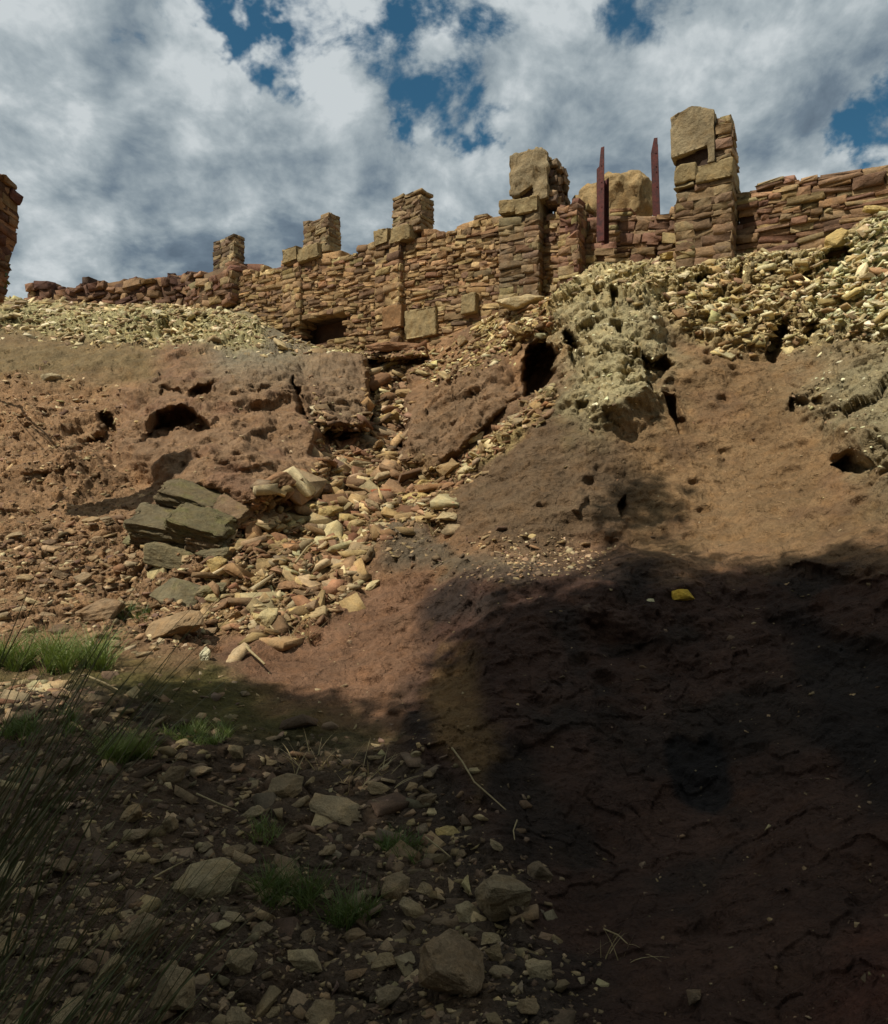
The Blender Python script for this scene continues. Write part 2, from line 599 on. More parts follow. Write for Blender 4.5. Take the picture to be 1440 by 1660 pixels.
Z['lump'] = [(1010, 870), (1110, 880), (1130, 960), (1080, 1050), (1000, 1040), (950, 1000), (960, 930)]
Z['apronR'] = [(915, 500), (925, 455), (960, 428), (1100, 415), (1340, 400), (1440, 335), (1600, 260), (1600, 520), (1440, 545), (1330, 560), (1250, 570), (1200, 575), (1100, 545), (1050, 500), (980, 490)]
Z['apronR2'] = [(1100, 470), (1440, 430), (1600, 500), (1340, 560), (1250, 575), (1180, 575), (1090, 530)]
Z['apronL'] = [(-300, 470), (0, 478), (150, 490), (310, 492), (430, 520), (420, 560), (330, 560), (250, 570), (140, 560), (60, 540), (-40, 545), (-300, 560)]
Z['white'] = [(1350, 440), (1400, 360), (1480, 300), (1600, 300), (1600, 560), (1440, 540), (1340, 540), (1310, 500)]
Z['fan'] = [(600, 600), (655, 600), (650, 700), (640, 755), (735, 765), (742, 810), (728, 860), (640, 870), (600, 900), (590, 960), (520, 1020), (440, 1050), (340, 1020), (330, 900), (400, 850), (440, 800), (520, 760), (600, 700)]
Z['fanhi'] = [(510, 640), (560, 700), (650, 600), (660, 660), (650, 755), (540, 770), (505, 740)]
Z['edge'] = [(893, 636), (900, 652), (800, 735), (752, 782), (728, 770), (770, 735), (840, 680)]
Z['leftslope'] = [(-300, 600), (60, 600), (200, 640), (190, 740), (240, 800), (220, 860), (330, 920), (330, 1050), (200, 1060), (-300, 1000)]
Z['leftstones'] = [(-200, 900), (100, 860), (230, 850), (335, 930), (340, 1060), (200, 1070), (60, 1020), (-200, 1010)]
Z['fore'] = [(-300, 1110), (60, 1110), (400, 1190), (620, 1200), (720, 1260), (840, 1420), (960, 1800), (-300, 1800)]
Z['ochremound'] = [(770, 520), (800, 478), (850, 466), (905, 480), (905, 540), (860, 560), (800, 575), (760, 560)]
FEAT = [  # outline, push outwards (m), edge softness (px), share of ragged warp
    ('dome', 0.55, 34, 1), ('gully', -0.55, 16, 1), ('knob', 0.55, 12, 1), ('midslab', 0.45, 12, 1), ('slab', 0.50, 14, 1), ('grey', 0.36, 50, 1.3), ('rgrey', 0.34, 60, 1.5), ('lower', 0.22, 30, 2),
    ('lump', 0.30, 60, 2), ('ochremound', 0.35, 14, 1),
    ('cave', -0.6, 10, 0.9),
    ([(215, 745), (232, 722), (300, 712), (345, 695), (430, 735), (505, 765), (480, 805), (420, 838), (300, 805)], 0.32, 40, 1.2), ([(250, 600), (330, 575), (440, 585), (470, 640), (380, 640), (300, 622)], 0.25, 36, 1.2),
    ([(0, 740), (60, 700), (120, 690), (110, 760), (40, 790)], .3, 30, 1.5), ([(-40, 640), (60, 620), (110, 650), (60, 690), (-40, 700)], .3, 30, 1.5), ([(400, 640), (470, 650), (490, 740), (440, 760), (380, 700)], -.22, 40, 1),
    ([(225, 660), (262, 640), (320, 642), (350, 668), (340, 688), (322, 672), (296, 660), (255, 668), (232, 690)], 0.22, 8, .5),
    ([(250, 642), (262, 626), (290, 628), (294, 640), (270, 634)], -0.35, 4, 1), ([(304, 642), (318, 626), (345, 622), (338, 634), (322, 640)], -0.4, 4, 1),
    ([(118, 742), (136, 712), (160, 700), (160, 670), (176, 672), (184, 700), (190, 738), (182, 748), (165, 742)], -0.65, 6, .8),
    ([(20, 718), (50, 700), (80, 702), (70, 716)], -0.3, 5, .8),
    ([(474, 618), (484, 640), (496, 672), (500, 700), (488, 684), (478, 655)], -0.7, 4, 1),
    ([(597, 620), (604, 622), (606, 690), (598, 696)], -0.6, 3, .2),
    ([(850, 640), (856, 600), (872, 570), (892, 558), (903, 566), (900, 606), (886, 626), (868, 642)], -1.8, 5, 1),
    ([(922, 542), (934, 552), (950, 580), (950, 598), (934, 598), (924, 572)], -0.9, 5, 1),
    ([(1040, 572), (1056, 590), (1074, 578), (1088, 600), (1082, 620), (1064, 642), (1052, 638), (1046, 600)], -0.7, 5, .8),
    ([(1076, 644), (1092, 650), (1100, 672), (1118, 700), (1106, 702), (1090, 676)], -0.45, 4, .6),
    ([(1283, 640), (1300, 650), (1345, 660), (1352, 672), (1318, 668), (1284, 672)], -0.5, 5, .6),
    ([(1350, 764), (1372, 756), (1392, 748), (1424, 764), (1400, 770)], -0.6, 4, 1), ([(1352, 754), (1366, 716), (1388, 706), (1426, 758), (1392, 744)], 0.28, 8, .4),
    ([(1246, 578), (1252, 546), (1272, 534), (1284, 552), (1268, 574), (1258, 590)], -0.7, 5, .6),
    ([(1304, 552), (1308, 534), (1332, 526), (1334, 546), (1320, 560)], -0.6, 5, .6),
    ([(1190, 536), (1206, 528), (1212, 542), (1196, 548)], -0.4, 4, .6),
    ([(1120, 462), (1140, 450), (1160, 456), (1148, 470)], -0.5, 4, .6), ([(1190, 452), (1204, 440), (1210, 466), (1200, 474)], -0.5, 4, .6), ([(1300, 458), (1322, 452), (1326, 466), (1310, 472)], -0.4, 4, .6),
    ([(996, 484), (1012, 484), (1012, 498), (998, 500)], -0.4, 4, 1), ([(938, 654), (954, 652), (956, 672), (940, 674)], -0.35, 4, .3), ([(900, 640), (912, 640), (912, 652), (902, 652)], -0.2, 4, .3),
    ([(1338, 452), (1346, 418), (1370, 398), (1384, 410), (1374, 440), (1352, 458)], -0.9, 5, 1), 
    ([(236, 526), (250, 524), (252, 546), (240, 548)], -0.5, 4, 1), ([(258, 530), (276, 528), (278, 546), (264, 548)], -0.5, 4, 1), ([(200, 498), (216, 500), (212, 512)], -0.4, 4, 1),
    ([(930, 800), (942, 786), (956, 806), (940, 838), (930, 832)], 0.15, 5, .5), ([(1004, 822), (1016, 806), (1020, 826), (1012, 846)], -0.4, 4, .6),
    ([(1000, 880), (1018, 846), (1012, 812), (990, 806), (970, 850), (978, 880)], 0.14, 8, .6),
    ([(590, 582), (600, 556), (640, 546), (690, 560), (694, 578), (640, 588)], 0.45, 5, .5), ([(590, 590), (640, 592), (694, 580), (690, 590), (640, 600), (600, 600)], -0.5, 4, .3),
    ([(1075, 1210), (1100, 1195), (1130, 1215), (1150, 1190), (1180, 1240), (1190, 1300), (1160, 1320), (1090, 1290)], -0.25, 30, 1.5),
    ([(940, 1010), (980, 1005), (1060, 1050), (1040, 1080), (970, 1060)], -0.3, 30, 1.5), ([(1250, 1020), (1440, 1060), (1600, 1090), (1600, 1230), (1440, 1200), (1300, 1100)], -0.30, 30, 1),
    ([(1260, 900), (1330, 870), (1440, 890), (1600, 880), (1600, 950), (1440, 950), (1300, 940)], 0.15, 16, 1),
    ([(700, 1215), (730, 1205), (735, 1240), (705, 1240)], -0.2, 8, 1), ([(1250, 930), (1440, 960), (1440, 985), (1250, 960)], -0.2, 12, 1),
    ([(0, 790), (70, 780), (120, 800), (60, 808)], -0.16, 5, 1), ([(-40, 835), (40, 838), (100, 862), (20, 856)], -0.16, 5, 1), ([(60, 745), (110, 735), (150, 770), (90, 768)], 0.14, 12, 1),
    ([(330, 735), (360, 705), (400, 712), (440, 760), (400, 775), (350, 760)], 0.20, 16, 1), ([(360, 700), (470, 650), (480, 720), (420, 730)], -0.15, 30, 1), ([(372, 640), (420, 632), (470, 612), (470, 622), (420, 644)], -0.18, 5, .6),
]
OFF = np.zeros_like(DEP)
HOLE = np.zeros_like(DEP)
for pts, amp, soft, wrp in FEAT:
    pts = Z[pts] if isinstance(pts, str) else pts
    sd_ = poly_sd(pts, GX + (WX - GX) * wrp, GY + (WY - GY) * wrp)
    if amp < 0 and soft < 8:
        soft, amp = soft * 1.7, amp * .75
    m = sstep(-soft * .5, soft * .5, sd_)
    if pts is Z['slab']:
        m = m * sstep(905, 800, GY) * sstep(1070, 940, GX)
    OFF += amp * m * np.clip(DEP / 9.0, .3, 1.3) * (1.0 if amp < -.3 else 0.8)
    if amp < -0.3:
        HOLE = np.maximum(HOLE, m)


Z['dirtR_'] = [(1010, 690), (1110, 560), (1250, 575), (1350, 570), (1500, 560), (1600, 900), (1440, 920), (1000, 930), (1040, 800)]


def zmask(name, soft=20, wrp=1.5):
    return sstep(-soft, soft, poly_sd(Z[name], GX + (WX - GX) * wrp, GY + (WY - GY) * wrp))


near = np.clip(DEP / 9.0, 0.38, 1.3)
Q = B0 + 11.3
rel = fbm(Q * 0.55, 6, 5, 0.52) * 0.34 * near
rel += fbm(Q * np.array([1.5, 1.5, 1.9]), 6, 21, 0.56, ridged=True) * 0.085 * near
# bedding that dips gently to the right
ax = np.array([0.42, 0.12, 0.90])
sdist = (Q @ ax) * 3.2 + fbm(Q * 0.8, 4, 61) * 1.6
led = np.abs((sdist % 1.0) - 0.5) * 2
led2 = np.abs(((sdist * 2.7) % 1.0) - 0.5) * 2
bed = np.clip(zmask('leftslope', 50) * 1.1 + 0.35, 0, 1.1)
patch = sstep(-0.15, 0.4, fbm(Q * 0.7, 3, 77))
rel += (sstep(.2, .8, led) - .5) * 0.06 * bed * near * patch + (sstep(.3, .7, led2) - .5) * 0.03 * bed * near * patch
# stony relief where rubble lies or weathered stone shows
rub = np.clip(zmask('apronR', 16) + zmask('apronL', 16) + zmask('fan', 14) + zmask('edge', 8) + zmask('fore', 30) * .7 + zmask('leftstones', 24) * .8 + zmask('grey', 26) * .2 + zmask('rgrey', 30) * .15 + zmask('ochremound', 14) * .8
              + zmask('leftslope', 40) * .35, 0, 1)
f1, f2, idr = worley(Q * np.array([4.2, 4.2, 6.5]), 5)
crag = 1 + .8 * np.clip(zmask('apronR', 16) + .2 * zmask('grey', 40), 0, 1)
rel += rub * ((sstep(0.0, 0.22, f2 - f1)) * 0.07 + (idr - .5) * 0.08) * near * crag
g1, g2, idg = worley(Q * np.array([11, 11, 15]), 9)
rel += (rub * 0.85 + 0.20) * (sstep(0.0, 0.3, g2 - g1) * 0.022 + (idg - .5) * 0.022) * near
rel += fbm(Q * 9, 4, 90, 0.6) * 0.028 * near
# fractured rock: broken facets of several sizes, most on the outcrops
Qw = Q + np.stack([fbm(Q * 1.6, 4, 201), fbm(Q * 1.6, 4, 211), fbm(Q * 1.6, 4, 221)], -1) * .45
roc = np.clip(zmask('dome', 40) * .15 + zmask('knob', 14) * .35 + zmask('midslab', 14) * .7 + zmask('grey', 40) + zmask('rgrey', 50) + zmask('slab', 30) * .1 + .25, 0, 1)
h1, h2, idh = worley(Qw * np.array([1.5, 1.5, 2.2]), 55)
rel += roc * ((idh - .5) * .12 + sstep(0, .12, h2 - h1) * .05) * near
k1, k2, idk = worley(Qw * np.array([4.5, 4.5, 7.0]) + 3, 57)
rel += roc * ((idk - .5) * .035 + sstep(0, .12, k2 - k1) * .012) * near
rel += (zmask('dome', 50) * .9 + zmask('dirtR_', 50) * .4) * fbm(Qw * .9, 4, 401, .5, ridged=True) * .16 * near
rel += np.clip(zmask('grey', 40) + zmask('rgrey', 50), 0, 1) * ((idh - .5) * .14 + (idk - .5) * .03) * near
crk = sstep(.05, .0, h2 - h1) * sstep(-.1, .25, fbm(Q * .9, 3, 99))
rel -= crk * .06 * near * (1 - rub) * np.clip(roc - .35, 0, 1) * 1.5
rel += fbm(Q * 3.5, 5, 95, 0.62, ridged=True) * 0.05 * near * (.4 + .6 * roc)
# vertical rills down the right-hand earth face and the steep slab
rill = fbm(np.stack([Q[..., 0] * 3.2, Q[..., 1] * 1.0, Q[..., 2] * 0.5], -1), 5, 33, .55, ridged=True)
rel += rill * 0.08 * near * sstep(950, 1120, GX) * sstep(540, 640, GY)
rel += zmask('lower', 40) * (fbm(Q * 1.1, 6, 301, .6, ridged=True) * .15 + fbm(Qw * 2.6, 5, 321, .6) * .06 + (worley(Qw * np.array([5, 5, 7.0]), 311)[2] - .5) * .05) * near
# pits
p1, p2, idp = worley(Q * 2.6, 19)
rel -= sstep(0.27, 0.1, p1) * (idp > .6) * 0.09 * near * (1 - rub)
fade_top = sstep(0, 0.02, tt)[:, None]
DISP = OFF + rel * (0.3 + 0.7 * fade_top)
RAYD = B0 - np.array([0, 0, EYE])
RAYD /= np.linalg.norm(RAYD, axis=-1, keepdims=True)
ND = N0 * .5 - RAYD * .6
ND /= np.linalg.norm(ND, axis=-1, keepdims=True)
TP = B0 + ND * (rel * (0.3 + 0.7 * fade_top))[..., None] - RAYD * OFF[..., None]
# holes also run back into the hill
TP[..., 1] += HOLE * 0.12

# ---- ground colours
def blend(col, name, c, k=1.0, soft=20, wrp=2.0, m=None):
    if m is None:
        m = zmask(name, soft, wrp)
    return col + (np.array(c) - col) * (m * k)[..., None]


KA = 1.0
brown = np.array(srgb(122, 92, 66))
Gc = np.ones(GX.shape + (3,)) * brown
nz = fbm(Q * 0.7, 5, 101)
nz2 = fbm(Q * 1.7, 5, 131)
Gc = blend(Gc, None, srgb(136, 100, 66), m=sstep(0.0, .4, nz))
Gc = blend(Gc, 'leftslope', srgb(140, 106, 72), .8, 60)
Gc = blend(Gc, 'dome', srgb(130, 100, 72), .9)
Gc = blend(Gc, None, srgb(120, 88, 66), m=sstep(.0, .45, nz2) * zmask('dome', 30) * .8)
Gc = blend(Gc, None, srgb(120, 112, 92), m=sstep(660, 560, GY) * sstep(300, 380, GX) * sstep(600, 470, GX) * .8)
Gc = blend(Gc, 'knob', srgb(124, 102, 78), .7, 40, 3)
Gc = blend(Gc, 'midslab', srgb(116, 91, 66), .8, 34, 3)
Gc = blend(Gc, 'slab', srgb(98, 77, 55), 1, 34, 3)
Z['dirtR'] = [(1010, 690), (1110, 560), (1250, 575), (1350, 570), (1500, 560), (1600, 900), (1440, 920), (1000, 930), (1040, 800)]
Gc = blend(Gc, 'dirtR', srgb(122, 94, 62), 1, 40)
Gc = blend(Gc, None, srgb(110, 82, 56), m=zmask('dirtR', 40) * sstep(-.1, .3, nz2) * .7)
Gc = blend(Gc, 'grey', srgb(158, 145, 106), .9, 60, 4)
Gc = blend(Gc, 'rgrey', srgb(138, 126, 94), .85, 70, 4)
Gc = blend(Gc, 'apronR', srgb(176, 158, 112), 1, 16)
Gc = blend(Gc, 'apronR2', srgb(150, 126, 82), .8, 24)
Gc = blend(Gc, 'white', srgb(172, 170, 128), 1, 24)
Gc = blend(Gc, 'apronL', srgb(148, 136, 92), 1, 14)
Z['mossy'] = [(-300, 560), (60, 545), (180, 560), (260, 575), (250, 620), (140, 620), (0, 620), (-300, 640)]
Gc = blend(Gc, 'mossy', srgb(112, 94, 62), .9, 24)
Gc = blend(Gc, 'ochremound', srgb(150, 126, 74), .9, 14)
Gc = blend(Gc, 'fan', srgb(122, 96, 60), .9, 20)
Gc = blend(Gc, 'fanhi', srgb(112, 84, 66), .7, 14)
Gc = blend(Gc, 'edge', srgb(150, 128, 80), .9, 8)
Z['soilC'] = [(340, 1060), (470, 1030), (590, 950), (700, 930), (760, 960), (700, 1060), (640, 1170), (420, 1160)]
Gc = blend(Gc, 'soilC', srgb(112, 80, 58), .9, 26)
Z['blueledge'] = [(596, 880), (650, 860), (700, 880), (760, 905), (880, 905), (930, 925), (820, 960), (700, 930), (640, 925)]
Gc = blend(Gc, 'blueledge', srgb(88, 79, 64), .8, 16)
Z['dark'] = [(720, 960), (1010, 900), (1130, 960), (1440, 930), (1900, 900), (1900, 1900), (880, 1900), (780, 1500), (640, 1180)]  # lower right under the trees: shade deepened by a darker ground colour
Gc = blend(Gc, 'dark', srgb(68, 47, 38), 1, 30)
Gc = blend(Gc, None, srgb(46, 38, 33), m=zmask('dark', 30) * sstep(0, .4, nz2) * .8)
Z['tan'] = [(722, 1060), (760, 1050), (790, 1130), (800, 1240), (760, 1270), (735, 1200), (700, 1130)]  # lit patch at the edge of the shade, painted as lighter ground
Gc = blend(Gc, 'tan', srgb(120, 90, 52), .8, 24, 3)
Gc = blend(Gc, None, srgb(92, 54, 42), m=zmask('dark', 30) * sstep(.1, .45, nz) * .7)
Z['black'] = [(1075, 1215), (1100, 1200), (1130, 1215), (1150, 1190), (1180, 1240), (1190, 1300), (1160, 1325), (1090, 1290)]  # outline of the recess, its shade painted near-black
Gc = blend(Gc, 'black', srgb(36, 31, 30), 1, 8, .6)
Z['black2'] = [(1260, 1010), (1440, 1060), (1700, 1100), (1700, 1330), (1440, 1320), (1330, 1200)]  # hollow at the right edge, shade painted in as near-black
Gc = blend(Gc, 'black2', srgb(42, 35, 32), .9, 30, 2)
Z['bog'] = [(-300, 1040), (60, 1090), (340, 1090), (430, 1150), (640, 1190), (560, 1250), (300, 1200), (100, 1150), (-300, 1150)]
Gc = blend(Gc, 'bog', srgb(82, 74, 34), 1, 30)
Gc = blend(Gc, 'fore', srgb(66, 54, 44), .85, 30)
Gc = Gc * (1 + 0.14 * fbm(Q * 3.1, 4, 151))[..., None]
Gc *= (1 + (idg - .5) * .3 * rub)[..., None]
Gc = np.clip(Gc, 0.005, 0.9)
GROUND_GAIN = 1.22
lum_ = Gc.mean(-1, keepdims=True)
Gc = lum_ + (Gc - lum_) * 0.86
Gc *= np.array([1.02, 1.02, 0.93])
Gc *= GROUND_GAIN


def T_at(px, py):
    """point, normal on the finished ground under a photo position"""
    b = float(base_py(px))
    t = (py - b) / (1790 - b) * (NR - 1)
    j = np.interp(px, cols, np.arange(len(cols)))
    i0 = int(np.clip(math.floor(t), 0, NR - 2))
    j0 = int(np.clip(math.floor(j), 0, len(cols) - 2))
    fi, fj = float(np.clip(t - i0, 0, 1)), float(j - j0)
    def bl(A):
        return (A[i0, j0] * (1 - fi) * (1 - fj) + A[i0 + 1, j0] * fi * (1 - fj) + A[i0, j0 + 1] * (1 - fi) * fj + A[i0 + 1, j0 + 1] * fi * fj)
    return bl(TP), bl(N0)


def T_many(px, py):
    b = base_py(px)
    t = (py - b) / (1790 - b) * (NR - 1)
    j = np.interp(px, cols, np.arange(len(cols)))
    i0 = np.clip(np.round(t), 0, NR - 1).astype(int)
    j0 = np.clip(np.round(j), 0, len(cols) - 1).astype(int)
    return TP[i0, j0], N0[i0, j0], DEP[i0, j0]


# join rows behind the wall (the terrace) and rows running back past the camera
def build_hill():
    rows = []
    top = TP[0].copy()
    wl = 2.2
    back = []
    for d, dz in ((260, -1.0), (60, -0.6), (14, -0.45), (4.0, -0.3), (1.2, -0.15)):
        q = B0[0].copy()
        q[:, 0] = q[:, 0] * (1 + d / 40.0) + 0.5 * d
        q[:, 1] = q[:, 1] + d
        q[:, 2] = B0[0][:, 2] + dz + (0.4 * vnoise(q * 0.3) if d < 100 else 0)
        back.append(q)
    front = []
    bot = TP[-1]
    xs = np.linspace(-1, 1, len(cols))
    for y, half, zt in ((0.8, 5, -.05), (-1.0, 9, -.12), (-4, 18, .1), (-9, 34, 1.4), (-18, 60, 4.0), (-60, 160, 9), (-300, 600, 14)):
        k = min(1.0, (2.0 - y) / 8.0)
        q = np.zeros_like(bot)
        q[:, 0] = bot[:, 0] * (1 - k) + xs * half * k
        q[:, 1] = np.minimum(bot[:, 1], y) * 0 + y
        q[:, 2] = bot[:, 2] * (1 - k) * .6 + zt + vnoise(np.stack([q[:, 0] * .4, q[:, 1] * .4, q[:, 0] * 0], -1)) * .12
        front.append(q)
    V = np.concatenate([np.array(back), TP, np.array(front)], 0)
    # carry both flanks of the gully outwards so it does not end beside the viewer
    Rr, Ll = V[:, -1:], V[:, :1]
    V = np.concatenate([Ll + np.array([-d, 0, .06 * d]) for d in (200., 50., 14., 4., 1.2)] + [V] + [Rr + np.array([d, -.05 * d, .10 * d]) for d in (1.0, 3.5, 12., 50., 200.)], 1)
    nr, ncl = V.shape[:2]
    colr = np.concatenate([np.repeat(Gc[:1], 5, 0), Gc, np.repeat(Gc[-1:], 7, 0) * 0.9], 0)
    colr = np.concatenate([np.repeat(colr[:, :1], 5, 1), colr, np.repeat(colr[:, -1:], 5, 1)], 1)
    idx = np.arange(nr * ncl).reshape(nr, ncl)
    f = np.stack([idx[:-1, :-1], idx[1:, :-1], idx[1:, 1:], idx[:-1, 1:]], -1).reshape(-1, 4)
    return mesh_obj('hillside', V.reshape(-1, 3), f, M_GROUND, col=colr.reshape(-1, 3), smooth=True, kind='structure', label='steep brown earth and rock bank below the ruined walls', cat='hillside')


hill = build_hill()

# ------------------------------------------------------------------ stone prototypes


def hull(points):
    bm = bmesh.new()
    for p in points:
        bm.verts.new(p)
    bmesh.ops.convex_hull(bm, input=bm.verts)
    loose = [v for v in bm.verts if not v.link_faces]
    bmesh.ops.delete(bm, geom=loose, context='VERTS')
    bmesh.ops.triangulate(bm, faces=bm.faces)
    return bm


def bm_arrays(bm):
    bm.verts.index_update()
    V = np.array([v.co[:] for v in bm.verts])
    Fc = np.array([[v.index for v in f.verts] for f in bm.faces])
    bm.free()
    return V, Fc


def proto_chip(n=13, flat=(1, .75, .45)):
    pts = []
    for _ in range(n):
        v = rng.normal(size=3)
        v /= np.linalg.norm(v)
        v = np.sign(v) * np.abs(v) ** 0.75
        pts.append(tuple(v * np.array(flat) * 0.5 * rng.uniform(.85, 1.15)))
    return bm_arrays(hull(pts))


def proto_block(j=.12, bev=.10):
    """a roughly squared stone, unit size, chipped corners"""
    pts = []
    for sx in (-1, 1):
        for sy in (-1, 1):
            for sz in (-1, 1):
                c = np.array([sx, sy, sz]) * .5 * (1 + rng.uniform(-j, j * .3, 3) * np.array([1, .05, .35]))
                for a in range(3):
                    p = c.copy()
                    p[a] -= np.sign(p[a]) * bev * rng.uniform(.5, 2.0)
                    pts.append(tuple(p))
    return bm_arrays(hull(pts))


def refine(V, Fc, cuts, amp, freq, seed, soften=.35):
    bm = bmesh.new()
    vs = [bm.verts.new(v) for v in V]
    for f in Fc:
        bm.faces.new([vs[i] for i in f])
    for _ in range(cuts):
        bmesh.ops.subdivide_edges(bm, edges=bm.edges[:], cuts=1, use_grid_fill=True)
    bmesh.ops.smooth_vert(bm, verts=bm.verts[:], factor=soften, use_axis_x=True, use_axis_y=True, use_axis_z=True)
    bmesh.ops.triangulate(bm, faces=bm.faces)
    bm.normal_update()
    N = np.array([v.normal[:] for v in bm.verts])
    V2, F2 = bm_arrays(bm)
    q = V2 * freq + seed * 3.1
    d = fbm(q, 4, seed, .55) * amp + fbm(q * np.array([1, 1, 4.5]), 3, seed + 5, .5, ridged=True) * amp * .6
    w1, w2, wi = worley(q * .8, seed)
    d += (wi - .5) * amp * 1.1
    return V2 + N * d[:, None], F2


CHIPS = [proto_chip(int(rng.integers(8, 12)), (1, rng.uniform(.62, .98), rng.uniform(.2, .42))) for _ in range(30)]
for _ in range(12):
    V, Fc = proto_block(.4, .03)
    CHIPS.append((V * np.array([1, rng.uniform(.65, 1), rng.uniform(.16, .3)]), Fc))
BLOCKS = [proto_block(rng.uniform(.03, .17), rng.uniform(.015, .04)) for _ in range(36)]
BLOCKS0 = BLOCKS
BLOCKS = [refine(V, Fc, 1, .075, 2.6, 300 + k, .08) for k, (V, Fc) in enumerate(BLOCKS)]
FINE = []
for k in range(18):
    V, Fc = proto_chip(int(rng.integers(10, 16)), (1, rng.uniform(.6, .9), rng.uniform(.32, .62)))
    FINE.append(refine(V, Fc, 3, 0.035, 3.2, k + 2))
FINEB = []
for k in range(6):
    V, Fc = proto_block(.22, .09)
    FINEB.append(refine(V, Fc, 3, 0.03, 2.6, k + 40))


def rot_mats(n, tilt=1.0, base=None):
    """random rotation: yaw free, tilt limited"""
    a = rng.uniform(0, 2 * np.pi, n)
    t = rng.normal(0, .38 * tilt, n)
    u = rng.normal(0, .38 * tilt, n)
    ca, sa, ct, st, cu, su = np.cos(a), np.sin(a), np.cos(t), np.sin(t), np.cos(u), np.sin(u)
    Rz = np.zeros((n, 3, 3)); Rz[:, 0, 0] = ca; Rz[:, 0, 1] = -sa; Rz[:, 1, 0] = sa; Rz[:, 1, 1] = ca; Rz[:, 2, 2] = 1
    Rx = np.zeros((n, 3, 3)); Rx[:, 0, 0] = 1; Rx[:, 1, 1] = ct; Rx[:, 1, 2] = -st; Rx[:, 2, 1] = st; Rx[:, 2, 2] = ct
    Ry = np.zeros((n, 3, 3)); Ry[:, 1, 1] = 1; Ry[:, 0, 0] = cu; Ry[:, 0, 2] = su; Ry[:, 2, 0] = -su; Ry[:, 2, 2] = cu
    return Rx @ Ry @ Rz


def align(N):
    """rotations taking +Z to each normal"""
    z = N / np.linalg.norm(N, axis=1, keepdims=True)
    x = np.cross(np.array([0, 1.0, 0.01]), z)
    x /= np.linalg.norm(x, axis=1, keepdims=True) + 1e-9
    y = np.cross(z, x)
    return np.stack([x, y, z], -1)


class Soup:
    """many transformed prototype stones collected as one mesh"""
    def __init__(s):
        s.V, s.F, s.C, s.n = [], [], [], 0

    def add(s, protos, pos, Rm, scl, col):
        n = len(pos)
        pick = rng.integers(0, len(protos), n)
        for k, (V, Fc) in enumerate(protos):
            i = np.where(pick == k)[0]
            if not len(i):
                continue
            q = V[None] * scl[i][:, None, :]
            q = np.einsum('nij,nvj->nvi', Rm[i], q) + pos[i][:, None, :]
            s.V.append(q.reshape(-1, 3))
            s.F.append((Fc[None] + (np.arange(len(i)) * len(V))[:, None, None] + s.n).reshape(-1, 3))
            s.C.append(np.repeat(col[i], len(V), 0))
            s.n += len(i) * len(V)

    def obj(s, name, mat, **kw):
        return mesh_obj(name, np.concatenate(s.V), np.concatenate(s.F), mat, col=np.concatenate(s.C), **kw)


def palette(n, cols, jit=.19):
    c = np.array([srgb(*x) for x in cols])
    w_ = c[rng.integers(0, len(c), n)]
    return w_ * np.exp(rng.normal(0, jit, (n, 1))) * (1 + rng.normal(0, .04, (n, 3)))


PAL = {
    'pale': [(188, 172, 130), (176, 158, 114), (154, 134, 94), (204, 190, 150), (134, 112, 82), (160, 142, 104)],
    'ochre': [(166, 142, 98), (150, 124, 86), (138, 110, 78), (180, 162, 122), (122, 96, 70), (144, 116, 84), (132, 98, 70), (154, 134, 100)],
    'yellow': [(192, 172, 120), (178, 156, 106), (152, 126, 86), (206, 192, 148), (132, 106, 74)],
    'brown': [(144, 118, 86), (158, 134, 98), (126, 100, 74), (172, 152, 116), (110, 88, 68)],
    'white': [(206, 198, 158), (188, 178, 136), (216, 208, 172), (160, 148, 110)],
    'dull': [(134, 114, 84), (112, 93, 70), (152, 132, 98), (96, 79, 62), (124, 106, 84)],
    'wall': [(152, 126, 88), (142, 114, 78), (132, 104, 74), (164, 138, 98), (118, 94, 70), (148, 120, 84)],
    'wallred': [(140, 110, 82), (124, 96, 74), (150, 124, 90), (114, 86, 68), (150, 130, 94), (134, 104, 80)],
    'pier': [(136, 116, 84), (126, 104, 76), (146, 126, 94), (114, 92, 68), (130, 110, 84)],
}


def sample_poly(pts, n, jit=5):
    pts = np.array(pts, float)
    lo, hi = pts.min(0), pts.max(0)
    lo, hi = lo - jit, hi + jit
    lo[0] = max(lo[0], -60)
    hi[0] = min(hi[0], 1500)
    out_ = []
    got = 0
    while got < n:
        c = rng.uniform(lo, hi, (n * 3 + 50, 2))
        m = poly_sd([tuple(p) for p in pts], c[:, 0], c[:, 1]) + rng.normal(0, jit, len(c)) > 0
        c = c[m]
        out_.append(c)
        got += len(c)
    return np.concatenate(out_)[:n]


SOUP = Soup()


def scatter(zone, n, pxsize, pal, sink=.25, tilt=1.0, spread=.55, up=.5, jit=8):
    c = sample_poly(Z[zone] if isinstance(zone, str) else zone, n, jit)
    b = base_py(c[:, 0]) + 3
    c[:, 1] = np.maximum(c[:, 1], b)
    p, nn, d = T_many(c[:, 0], c[:, 1])
    size = pxsize * np.exp(rng.normal(0, spread, n)) * d / F
    size = np.minimum(size, pxsize * 3.2 * d / F)
    up_ = np.array([0, 0, 1.0])
    nv = nn * (1 - up) + up_ * up
    Rm = align(nv) @ rot_mats(n, tilt)
    s_ = size[:, None] * np.ones(3) * (1 + rng.normal(0, .12, (n, 3)))
    pos = p + nn * (size * (.22 - sink))[:, None]
    SOUP.add(CHIPS, pos, Rm, s_, palette(n, PAL[pal]))


